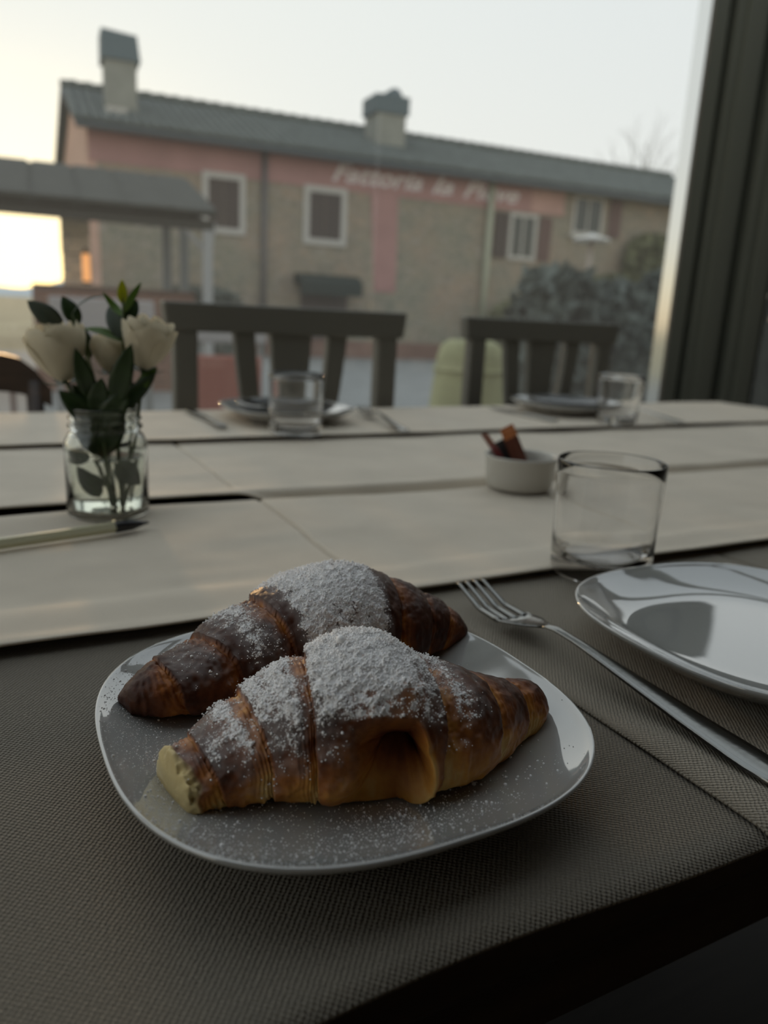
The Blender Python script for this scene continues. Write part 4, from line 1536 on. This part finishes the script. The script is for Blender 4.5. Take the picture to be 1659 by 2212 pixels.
S0, S1 = 1.10, 19.5
EAVE, RIDGE = 4.50, 5.72
DEP = 7.0
zt, zr = hz(EAVE), hz(RIDGE)
sh = -0.30           # the gable end runs a little askew
MB().hexa([(S0 * K, 0, 0), (S1 * K, 0, 0), (S1 * K, DEP, 0), ((S0 + sh) * K, DEP, 0)],
          [(S0 * K, 0, zt), (S1 * K, 0, zt), (S1 * K, DEP, zt), ((S0 + sh) * K, DEP, zt)]).build('stone_wall', M['wall_stone'], house)
g0, g1, gm = Vector((S0 * K, 0, 0)), Vector(((S0 + sh) * K, DEP, 0)), Vector(((S0 + sh / 2) * K, DEP / 2, 0))
off = Vector((-0.03, -0.004, 0))
gv = [g0 + off + Vector((0, 0, hz(1.2))), g0 + off + Vector((0, 0, zt)), gm + off + Vector((0, 0, zr - 0.08)), g1 + off + Vector((0, 0, zt)), g1 + off + Vector((0, 0, hz(1.2)))]
gv2 = [p + Vector((0.2, 0.0, 0)) for p in gv]
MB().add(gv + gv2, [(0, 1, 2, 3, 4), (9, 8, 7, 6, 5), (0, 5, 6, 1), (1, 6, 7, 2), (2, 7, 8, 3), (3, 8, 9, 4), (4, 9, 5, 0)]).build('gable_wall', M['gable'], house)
# roof slabs
ov = 0.42
for sgn, nm in ((0, 'roof_slope'), (1, 'roof_slope')):
    y0, ya, yb = (-ov, DEP / 2, 0), 0, 0
    if sgn == 0:
        lo = [(S0 * K - 0.30, -ov, zt - 0.10), (S1 * K + .3, -ov, zt - 0.10), (S1 * K + .3, DEP / 2, zr), ((S0 + sh / 2) * K - 0.30, DEP / 2, zr)]
    else:
        lo = [((S0 + sh / 2) * K - 0.30, DEP / 2, zr), (S1 * K + .3, DEP / 2, zr), (S1 * K + .3, DEP + ov, zt - 0.10), ((S0 + sh) * K - 0.30, DEP + ov, zt - 0.10)]
    hi = [(x, y, z + 0.13) for x, y, z in lo]
    MB().hexa(lo, hi).build(nm, M['eave'], house)
# rows of half-round tiles down the front slope, joined
tl = MB()
nx = 92
for k in range(nx):
    x = S0 * K - 0.28 + (S1 - S0 + 0.55) * K * k / (nx - 1)
    jz = random.uniform(-.02, .02)
    ring0, ring1 = [], []
    for q_ in range(6):
        a = math.pi * q_ / 5
        dx, dzz = 0.105 * math.cos(a), 0.085 * math.sin(a)
        ring0.append((x + dx, -ov - .06 + jz, zt - 0.10 + 0.12 + dzz))
        ring1.append((x + dx - (0.6 * sh * 0 if k else 0), DEP / 2, zr + 0.12 + dzz + jz))
    b0 = len(tl.v)
    tl.v += ring0 + ring1
    for q_ in range(5):
        tl.f.append((b0 + q_, b0 + q_ + 1, b0 + 7 + q_, b0 + 6 + q_))
    tl.f.append(tuple(b0 + q_ for q_ in range(6)))
tl.build('roof_tiles', M['roof'], house, smooth=False)['kind'] = 'stuff'
rc = MB()
for k in range(56):
    x = (S0 + sh / 2) * K - 0.3 + k * 0.40
    if x > S1 * K: break
    rc.tube([(x, DEP / 2, zr + 0.17), (x + 0.44, DEP / 2, zr + 0.20)], [0.13, 0.15], 8)
rc.build('ridge_tiles', M['roof'], house)['kind'] = 'stuff'
# gutter
MB().tube([(S0 * K - .3, -ov - .06, zt - 0.10), (S1 * K + .3, -ov - .06, zt - 0.10)], 0.075, 8).build('gutter', M['eave'], house, smooth=True)
# chimneys
for (a, b, dm, ztop, nm) in ((1.43, 2.13, 1.5, 6.28, 0), (7.55, 8.36, 2.0, 6.08, 1)):
    dK = (22 + dm) / 22
    a2, b2 = a * K * dK - (0.0), b * K * dK
    zz = 0.93 + (ztop - 0.93) * K * dK - GZ
    wdt = (b2 - a2)
    c_ = MB().box(a2 + .04, b2 - .04, dm - wdt / 2, dm + wdt / 2, zt - 0.3, zz - 0.62).build('chimney', M['chimney'], house)
    if nm == 0:
        mbx = MB().hexa([(a2 - .03, dm - wdt / 2 - .06, zz - .66), (b2 + .06, dm - wdt / 2 - .06, zz - .66), (b2 + .06, dm + wdt / 2 + .06, zz - .66), (a2 - .03, dm + wdt / 2 + .06, zz - .66)],
                        [(a2 - .02, dm - wdt / 2, zz + .02), (b2 - .01, dm - wdt / 2, zz - .04), (b2 - .01, dm + wdt / 2, zz - .04), (a2 - .02, dm + wdt / 2, zz + .02)])
        mbx.build('chimney_cap', M['chimney_cap'], c_)
        MB().box(a2 - .02, b2 - .35, dm - wdt / 2 - .5, dm - wdt / 2 - .46, zt + 0.42, zt + 0.60).build('flashing', M['white_trim'], c_)
    else:
        MB().box(a2 - .04, b2 + .04, dm - wdt / 2 - .05, dm + wdt / 2 + .05, zz - .66, zz - .16).build('chimney_cap', M['chimney_cap'], c_)
        MB().tube([((a2 + b2) / 2 + .12, dm - .4, zz - .16), ((a2 + b2) / 2 + .12, dm + .4, zz - .16)], 0.25, 16).build('cowl', M['chimney_cap'], c_, smooth=True)
MB().box(S0 * K, S1 * K, -.06, .05, 0.0, .52).build('plinth', M['plinth'], house)
# painted band, pilaster strip
MB().hexa([(S0 * K, -.025, hz(3.79)), (13.44 * K, -.025, hz(3.77)), (13.44 * K, .02, hz(3.77)), (S0 * K, .02, hz(3.79))],
          [(S0 * K, -.025, zt - .05), (13.44 * K, -.025, zt - .05), (13.44 * K, .02, zt - .05), (S0 * K, .02, zt - .05)]).build('painted_band', M['salmon'], house)
hbox('pale_band_panel', 12.35, 13.42, -.032, .0, 3.80, 4.40, M['salmon_pale'])
MB().hexa([(7.85 * K, -.022, hz(1.45)), (8.45 * K, -.022, hz(1.45)), (8.45 * K, .02, hz(1.45)), (7.85 * K, .02, hz(1.45))],
          [(7.65 * K, -.022, hz(3.80)), (8.40 * K, -.022, hz(3.80)), (8.40 * K, .02, hz(3.80)), (7.65 * K, .02, hz(3.80))]).build('painted_strip', M['salmon'], house)
# white painted lettering
for word, a, b, zb_, hh_ in (('Fattoria', 6.62, 9.05, 3.98, .42), ('la', 9.32, 9.95, 3.97, .42), ('Pieve', 10.25, 11.95, 3.96, .42)):
    cu_ = bpy.data.curves.new('lettering', 'FONT')
    cu_.body = word
    cu_.shear = 0.35
    cu_.extrude = 0.008
    cu_.offset = 0.022
    tmp = bpy.data.objects.new('lettering_source', cu_)
    COL.objects.link(tmp)
    dg = bpy.context.evaluated_depsgraph_get()
    me = bpy.data.meshes.new_from_object(tmp.evaluated_get(dg))
    bpy.data.objects.remove(tmp)
    co = np.array([v.co[:] for v in me.vertices])
    lo_, hi_ = co.min(0), co.max(0)
    co[:, 0] = (co[:, 0] - lo_[0]) / (hi_[0] - lo_[0]) * (b - a) * K + a * K
    zcol = (co[:, 1]) / 0.72 * hh_ * K + hz(zb_)
    co2 = np.stack([co[:, 0], -0.030 - co[:, 2], zcol], 1)
    me.vertices.foreach_set('co', co2.astype(np.float32).ravel())
    me.materials.clear()
    o = put('lettering', me, M['letter'], house)
    o['label'] = 'white slanted painted lettering reading ' + word


def hwindow(a, b, z0, z1, fr, panel, shut=True):
    w = hbox('window', a, b, -.05, .06, z0, z1, M['white_trim'])
    # recess: the panel stands in front of the surround's middle, so cut it by four bars instead
    bpy.data.objects.remove(w)
    w = MB()
    A, B, Z0_, Z1_ = a * K, b * K, hz(z0), hz(z1)
    w.box(A, A + fr, -.05, .06, Z0_, Z1_).box(B - fr, B, -.05, .06, Z0_, Z1_).box(A + fr, B - fr, -.05, .06, Z0_, Z0_ + fr).box(A + fr, B - fr, -.05, .06, Z1_ - fr, Z1_)
    w = w.build('window_surround', M['white_trim'], house)
    if shut:
        mid = (A + B) / 2
        for x0_, x1_ in ((A + fr, mid - .01), (mid + .01, B - fr)):
            s_ = MB().box(x0_, x1_, -.012, .03, Z0_ + fr, Z1_ - fr)
            npl = 3
            for q_ in range(npl):
                p0 = x0_ + (x1_ - x0_) * q_ / npl
                s_.box(p0 + .012, p0 + (x1_ - x0_) / npl - .012, -.03, -.012, Z0_ + fr + .02, Z1_ - fr - .02)
            s_.build('shutter', M[panel], w)
    else:
        MB().box(A + fr, B - fr, -.008, .02, Z0_ + fr, Z1_ - fr).build('window_pane', M[panel], w)
        MB().box((A + B) / 2 - .03, (A + B) / 2 + .03, -.03, -.008, Z0_ + fr, Z1_ - fr).build('glazing_bar', M['white_trim'], w)
    return w


hwindow(3.50, 4.50, 2.53, 3.86, .16, 'shutter')
hwindow(5.92, 7.03, 2.47, 3.82, .17, 'shutter')
w3 = hwindow(11.72, 12.62, 2.52, 3.74, .12, 'dark_pane', False)
for a, b, mm in ((11.25, 11.68, 'shutter'), (12.68, 13.08, 'shutter_red')):
    s_ = MB()
    for q_ in range(3):
        p0 = a + (b - a) * q_ / 3
        s_.box(p0 * K + .01, (p0 + (b - a) / 3) * K - .01, -.07, -.03, hz(2.55), hz(3.70))
    s_.build('open_shutter', M[mm], w3)
w4 = hwindow(13.75, 14.80, 3.34, 4.38, .10, 'dark_pane', False)
hbox('window_sill', 13.65, 14.95, -.16, .0, 3.26, 3.34, M['white_trim'], w4)
s_ = MB()
for q_ in range(3):
    p0 = 15.0 + .42 * q_ / 3
    s_.box(p0 * K + .01, (p0 + .14) * K - .01, -.07, -.03, hz(3.36), hz(4.36))
s_.build('open_shutter', M['shutter_red'], w4)
# a dark down pipe, and a reflection in the glass modelled as a tube
MB().tube([(4.94 * K, -.09, hz(4.40)), (4.94 * K, -.09, 0.0)], .075, 8).build('pipe_or_reflection', M['pipe_dark'], house, smooth=True)
MB().tube([(11.05 * K, -.12, hz(4.42)), (11.05 * K, -.12, 0.0)], .10, 8).build('pipe_or_reflection', M['reflection_pale'], house, smooth=True)  # pale tube standing in for a reflection in the window glass
# canvas hoods over the ground-floor openings


def hood(s0, s1, z0, z1, mm):
    mb = MB()
    A, B = s0 * K, s1 * K
    n_ = 8
    for i in range(n_ + 1):
        a = math.pi / 2 * i / n_
        y, z = -.7 * math.sin(a), hz(z0) + (hz(z1) - hz(z0)) * math.cos(a)
        mb.v += [(A, y, z), (B, y, z)]
    for i in range(n_):
        mb.f.append((i * 2, i * 2 + 1, i * 2 + 3, i * 2 + 2))
    mb.v += [(A, 0, hz(z0)), (B, 0, hz(z0))]
    k = len(mb.v)
    mb.f += [(k - 2, k - 1, k - 3, k - 4), tuple([k - 2] + list(range(0, k - 2, 2))), tuple([k - 1] + list(range(k - 3, 0, -2)))]
    o = mb.build('door_hood', M[mm], house)
    MB().box(A, B, -.72, -.66, hz(z0) - .28, hz(z0) + .02).build('valance', M[mm], o)
    MB().box(A + .2, B - .2, -.02, .05, 0.0, hz(z0)).build('door_leaf', M['shutter'], o)


hood(5.72, 7.30, 1.52, 1.78, 'awning')
hood(13.1, 15.2, 1.62, 1.90, 'awning_blue')

# ------------------------------------------------------------------ outside: canopy, walls, planting
CA = Vector((-12 * math.sin(HA), 12 * math.cos(HA), GZ))
can = thing('garden_canopy', 'grey lean-to canopy on posts at the left, in front of the farmhouse', 'canopy', CA, HA)
g = -GZ
lo = [(-5.0, 0, 2.10 + g), (2.42, 0, 2.16 + g), (2.42, 2.6, 2.92 + g), (-5.0, 2.6, 2.86 + g)]
MB().hexa(lo, [(x, y, z + .10) for x, y, z in lo]).build('roof_slab', M['canopy'], can)
for k in range(12):
    x = -4.9 + k * 0.61
    MB().hexa([(x, -.06, 2.19 + g), (x + .54, -.06, 2.195 + g), (x + .54, 2.62, 2.99 + g), (x, 2.62, 2.985 + g)],
              [(x, -.06, 2.235 + g), (x + .54, -.06, 2.24 + g), (x + .54, 2.62, 3.035 + g), (x, 2.62, 3.03 + g)]).build('roof_board', M['canopy'], can)
MB().box(-5.0, 2.40, .10, .24, 1.98 + g, 2.12 + g).build('beam', M['canopy_dark'], can)
MB().box(-5.0, 2.40, 2.3, 2.44, 2.36 + g, 2.58 + g).build('beam', M['canopy_dark'], can)
MB().hexa([(-5.0, .22, 2.06 + g), (2.38, .22, 2.06 + g), (2.38, 2.32, 2.50 + g), (-5.0, 2.32, 2.50 + g)],
          [(-5.0, .22, 2.08 + g), (2.38, .22, 2.08 + g), (2.38, 2.32, 2.52 + g), (-5.0, 2.32, 2.52 + g)]).build('soffit', M['canopy_dark'], can)
for k in range(9):
    x = -4.6 + k * 0.84
    MB().hexa([(x, .2, 2.06 + g), (x + .08, .2, 2.06 + g), (x + .08, 2.5, 2.72 + g), (x, 2.5, 2.72 + g)],
              [(x, .2, 2.16 + g), (x + .08, .2, 2.16 + g), (x + .08, 2.5, 2.84 + g), (x, 2.5, 2.84 + g)]).build('rafter', M['canopy_dark'], can)
MB().box(2.24, 2.38, .10, .24, 0, 2.0 + g).build('post', M['post'], can, bevel=.008)
MB().hexa([(2.0, .13, 1.98 + g), (2.08, .13, 1.98 + g), (2.08, .21, 1.98 + g), (2.0, .21, 1.98 + g)],
          [(2.0, .13, 1.98 + g), (2.08, .13, 1.985 + g), (2.08, .21, 1.985 + g), (2.0, .21, 1.985 + g)])
br = MB().tube([(2.26, .17, 1.70 + g), (1.98, .17, 1.99 + g)], .035, 6).build('brace', M['post'], can)
MB().tube([(2.36, .17, 1.72 + g), (2.42, .17, 2.1 + g)], .03, 6).build('brace', M['post'], can)
for x in (1.95, 2.25):
    MB().box(x, x + .15, 2.3, 2.44, 0, 2.4 + g).build('post', M['post_dark'], can, bevel=.008)
MB().box(-4.8, -4.66, .10, .24, 0, 2.0 + g).build('post', M['post'], can, bevel=.008)

# stone gate pillar with the sunset on its side and brick garden wall under the canopy
pil = thing('gate_pillar', 'pale stone pillar beside the sunset gap under the canopy', 'pillar', CA + Vector((math.cos(HA) * 0.52 - math.sin(HA) * 1.2, math.sin(HA) * 0.52 + math.cos(HA) * 1.2, 0)), HA)
zc_ = 0
for k in range(9):
    hgt = random.Random(k).uniform(.26, .31)
    j = random.Random(k + 50).uniform(-.004, .004)
    MB().box(-.20 + j, .20 + j, -.20 - j, .20 - j, zc_, zc_ + hgt - .012).build('stone', M['pillar'], pil, bevel=.012)
    zc_ += hgt
MB().box(-.25, .25, -.25, .25, zc_, zc_ + .07).build('cap_stone', M['pillar'], pil, bevel=.01)


lan = thing('amber_glow', 'added glowing amber shape for the orange strip by the pale pillar', 'amber_glow', CA + Vector((math.cos(HA) * 0.63 - math.sin(HA) * 0.62, math.sin(HA) * 0.63 + math.cos(HA) * 0.62, -GZ + 1.13)), HA)
M['amber'] = mat('amber_strip_glow', (0.8, 0.35, 0.12), 0.4)  # orange strip given its own glow, no lamp known there
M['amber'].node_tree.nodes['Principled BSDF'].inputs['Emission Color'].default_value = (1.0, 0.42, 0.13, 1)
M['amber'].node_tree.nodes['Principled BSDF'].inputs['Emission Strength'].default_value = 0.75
MB().box(-.07, .07, -.07, .07, 0, .03).build('base', M['black'], lan)
MB().tube([(0, 0, .03), (0, 0, .42)], .055, 8).build('amber_strip', M['amber'], lan)
MB().tube([(0, 0, .42), (0, 0, .50)], [.075, .01], 8).build('cap', M['black'], lan)


def brick_wall(label, loc, rz, length, rows, bl, bh, bd, cap=True, name='brick_wall'):
    r = thing(name, label, 'wall', loc, rz)
    MB().box(0, length, .012, bd - .012, 0, rows * bh - .004).build('mortar_core', M['mortar'], r)
    me = None
    for j in range(rows):
        x = -(bl / 2 if j % 2 else 0)
        while x < length - 0.02:
            x0, x1 = max(0, x), min(length, x + bl - .012)
            if x1 - x0 > .04:
                full = abs((x1 - x0) - (bl - .012)) < 1e-6
                if full and me is not None:
                    o = put('brick', me, None, r, (x0, random.uniform(-.004, .004), j * bh))
                else:
                    o = MB().box(0, x1 - x0, 0, bd, 0.006, bh - .006).build('brick', M['brick'], r, (x0, random.uniform(-.004, .004), j * bh))
                    if full: me = o.data
            x += bl
    if cap:
        n_ = int(length / .42)
        for k in range(n_):
            MB().box(k * length / n_ + .006, (k + 1) * length / n_ - .006, -.03, bd + .03, rows * bh, rows * bh + .06).build('coping_stone', M['brick_dark'], r, bevel=.008)
    return r


brick_wall('low dark-coped brick garden wall under the canopy, left of the grey post', CA + Vector((math.cos(HA) * -0.12 - math.sin(HA) * 0.5, math.sin(HA) * -0.12 + math.cos(HA) * 0.5, GZ * 0)), HA, 2.3, 9, .50, .165, .24)
brick_wall('low brick wall outside the glass behind the dark brown chair', Vector((-2.9, 3.7, GZ)), math.radians(24), 1.55, 5, .26, .10, .12, False, 'brick_parapet')

# garden tables with pale cloths


def garden_table(label, loc, rz, w, d, h_, mm):
    r = thing('garden_table', label, 'table', loc, rz, 'garden tables under the canopy')
    MB().hexa([(-w, -d, h_ - .42), (w, -d, h_ - .42), (w, d, h_ - .42), (-w, d, h_ - .42)], [(-w * .97, -d * .96, h_), (w * .97, -d * .96, h_), (w * .97, d * .96, h_), (-w * .97, d * .96, h_)]).build('cloth', M[mm], r, bevel=.02)
    for sx in (-1, 1):
        for sy in (-1, 1):
            MB().box(sx * w * .85 - .025, sx * w * .85 + .025, sy * d * .8 - .025, sy * d * .8 + .025, 0, h_ - .40).build('leg', M['post_dark'], r)
    return r


garden_table('garden table under a grey-white cloth, left in front of the brick wall', Vector((-3.15, 8.6, GZ)), math.radians(15), .52, .4, 1.38, 'white_fabric')
garden_table('garden table under a grey-white cloth, nearer the grey canopy post', Vector((-2.05, 9.7, GZ)), math.radians(20), .42, .4, 1.36, 'white_fabric')


def garden_chair(label, loc, rz, mm):
    r = thing('garden_chair', label, 'chair', loc, rz, 'garden chairs in the courtyard')
    MB().box(-.25, .25, -.24, .24, .42, .48).build('seat', M[mm], r, bevel=.02)
    MB().hexa([(-.25, .18, .46), (.25, .18, .46), (.25, .23, .46), (-.25, .23, .46)], [(-.25, .27, 1.02), (.25, .27, 1.02), (.25, .31, 1.02), (-.25, .31, 1.02)]).build('backrest', M[mm], r, bevel=.02)
    for sx in (-1, 1):
        for sy in (-1, 1):
            MB().box(sx * .22 - .02, sx * .22 + .02, sy * .2 - .02, sy * .2 + .02, 0, .43).build('leg', M['shutter_red'], r)
    return r


garden_chair('red garden chair seen through the left chair back', Vector((-1.30, 6.0, GZ)), math.radians(200), 'red_fabric')
garden_chair('brown garden chair in front of the pale cloths, at the left', Vector((-4.35, 8.2, GZ)), math.radians(160), 'brick_dark')
garden_chair('brown garden chair beside the canopy, further right', Vector((-3.0, 7.9, GZ)), math.radians(190), 'brick_dark')

# lime green covered tub chair
tub = thing('tub_chair', 'lime green fabric-covered tub chair outside, behind the right painted chair', 'chair', Vector((0.43, 4.3, GZ)), math.radians(10))
rows = [(0.0, .27), (0.25, .262), (0.6, .235), (1.0, .20), (1.16, .185), (1.23, .165), (1.26, .12)]
mb = MB()
nn_ = 40
for z, r_ in rows:
    for k in range(nn_):
        a = 2 * math.pi * k / nn_
        pl = 1 + .03 * math.sin(a * 9) * (1 - z / 1.3)
        mb.v.append((r_ * pl * math.cos(a), r_ * .9 * pl * math.sin(a), z))
for i in range(len(rows) - 1):
    for k in range(nn_):
        k2 = (k + 1) % nn_
        mb.f.append((i * nn_ + k, i * nn_ + k2, (i + 1) * nn_ + k2, (i + 1) * nn_ + k))
mb.f += [tuple(reversed(range(nn_))), tuple((len(rows) - 1) * nn_ + k for k in range(nn_))]
mb.build('loose_cover', M['lime_fabric'], tub, smooth=True)
MB().tube([(.195 * math.cos(2 * math.pi * k / 30), .176 * math.sin(2 * math.pi * k / 30), 1.10) for k in range(31)], .012, 6).build('piping', M['lime_fabric'], tub, smooth=True)

# garden lamp
lamp = thing('garden_lamp', 'garden lamp with a flat white shade on a slim beige pole', 'lamp', Vector((2.61, 11.0, GZ)), 0)
MB().tube([(0, 0, 0), (0, 0, 2.46)], [.045, .035], 10).build('pole', M['lamp_pole'], lamp, smooth=True)
MB().lathe([(0, 2.56), (.05, 2.54), (.24, 2.49), (.25, 2.47), (.24, 2.455), (0, 2.45)], 32).build('shade', M['lamp_white'], lamp, smooth=True)
MB().tube([(0, 0, 0), (0, 0, .10)], [.12, .10], 12).build('foot', M['lamp_pole'], lamp)


def foliage(n_, cx, cy, cz, sx, sy, sz, size, seed):
    rg = np.random.default_rng(seed)
    d = rg.normal(size=(n_, 3))
    d /= (np.abs(d) ** 4).sum(1)[:, None] ** .25
    rr = rg.uniform(.55, 1.0, n_) ** .5
    c = d * rr[:, None] * np.array([sx, sy, sz]) + np.array([cx, cy, cz])
    a = rg.normal(size=(n_, 3)); a /= np.linalg.norm(a, axis=1)[:, None]
    b = np.cross(a, rg.normal(size=(n_, 3))); b /= np.linalg.norm(b, axis=1)[:, None]
    s_ = size * rg.uniform(.6, 1.4, (n_, 1))
    V = np.stack([c - a * s_, c + b * s_ * .5, c + a * s_, c - b * s_ * .5], 1).reshape(-1, 3)
    V[:, 2] = np.maximum(V[:, 2], 0.01)
    F = np.arange(n_ * 4).reshape(-1, 4)
    return np_mesh('foliage', V, F, smooth=False)


def bush(name, label, loc, parts, mm, seed):
    r = thing(name, label, 'shrub', loc, HA, 'shrubs along the farmhouse wall')
    MB().tube([(0, 0, 0), (0.02, 0, parts[0][2])], [.05, .02], 6).build('stem', M['bark'], r)
    for i, (cx, cy, cz, sx, sy, sz, n_) in enumerate(parts):
        o = put('foliage', foliage(n_, cx, cy, cz, sx, sy, sz, .12, seed + i), M[mm], r)
        o['kind'] = 'stuff'
    return r


def hp(s, d):
    return HB + Vector((math.cos(HA) * s * K - math.sin(HA) * d, math.sin(HA) * s * K + math.cos(HA) * d, 0))


bush('hedge_shrub', 'olive shrub at the foot of the wall, left of the blue-green hedge', hp(11.6, -1.2), [(0, 0, .95, .9, .6, .95, 1600)], 'ivy', 1)
bush('clipped_hedge', 'blue-green hedge outside, behind the right painted chair, below the garden lamp', Vector((2.62, 9.6, GZ)),
     [(-.80, 0, .98, .52, .40, .98, 2200), (0.05, 0, .92, .50, .40, .92, 2000), (.92, 0, 1.02, .52, .40, 1.02, 2300)], 'hedge', 2)
bush('climbing_ivy', 'olive ivy climbing the farmhouse wall at the far right', hp(16.9, -.35), [(0, 0, 3.2, 1.6, .25, 1.2, 2200), (-1.6, 0, 2.4, 1.3, .25, .6, 1200)], 'ivy', 5)
bush('hedge_shrub', 'dark shrub at the foot of the house behind the canopy posts', hp(3.2, -1.2), [(0, 0, .9, 1.1, .6, .9, 1400)], 'hedge', 6)

# dark conifers outside the right-hand window


def conifer(label, x, y, hgt, r_, seed):
    t = thing('conifer', label, 'tree', Vector((x, y, GZ)), 0, 'dark conifers right of the window frame')
    MB().tube([(0, 0, 0), (0, 0, hgt * .9)], [.09, .02], 8).build('trunk', M['bark'], t, smooth=True)
    rg = np.random.default_rng(seed)
    n_ = 5200
    z = hgt * rg.uniform(0.02, 1.0, n_)
    rad = r_ * (1 - (z / hgt) ** 1.6) ** .7 * rg.uniform(.45, 1.0, n_) ** .5
    a = rg.uniform(0, 6.283, n_)
    c_ = np.stack([rad * np.cos(a), rad * np.sin(a), z], 1)
    d_ = np.stack([np.cos(a), np.sin(a), rg.uniform(.1, 1.2, n_)], 1) * .11
    sd_ = np.stack([-np.sin(a), np.cos(a), rg.uniform(-.4, .4, n_)], 1) * .05
    V = np.stack([c_ - d_, c_ + sd_, c_ + d_, c_ - sd_], 1).reshape(-1, 3)
    o = put('foliage', np_mesh('foliage', V, np.arange(n_ * 4).reshape(-1, 4), False), M['conifer'], t)
    o['kind'] = 'stuff'


conifer('dark conifer outside, nearest to the right edge of the window frame', 3.55, 6.6, 3.2, .8, 31)
conifer('dark conifer outside, further right behind the window frame', 5.35, 7.1, 3.0, .80, 32)

# bare tree beyond the roof
tree = thing('bare_tree', 'bare leafless tree behind the farmhouse roof beside the window frame', 'tree', Vector((12.9, 44.5, GZ)), 0)
tm = MB()
rnd = random.Random(4)
tw = MB()


def branch(p, d, L, r_, lev):
    q1 = p + d * L * .5 + Vector((rnd.uniform(-.05, .05), rnd.uniform(-.05, .05), 0)) * L
    q2 = p + d * L
    (tm if lev < 2 else tw).tube([p, q1, q2], [r_, r_ * .85, r_ * .65], 5 if lev < 3 else 3, caps=False)
    if lev >= 5: return
    for k in range(3 if lev else 5):
        nd = (d + Vector((rnd.uniform(-.75, .75), rnd.uniform(-.75, .75), rnd.uniform(-.1, .55)))).normalized()
        branch(q2 if k else q1, nd, L * rnd.uniform(.58, .78), r_ * .6, lev + 1)


branch(Vector((0, 0, 0)), Vector((0, 0, 1)), 4.2, .10, 0)
tm.build('trunk', M['bark'], tree, smooth=True)
tw.build('twigs', M['bark'], tree)['kind'] = 'stuff'
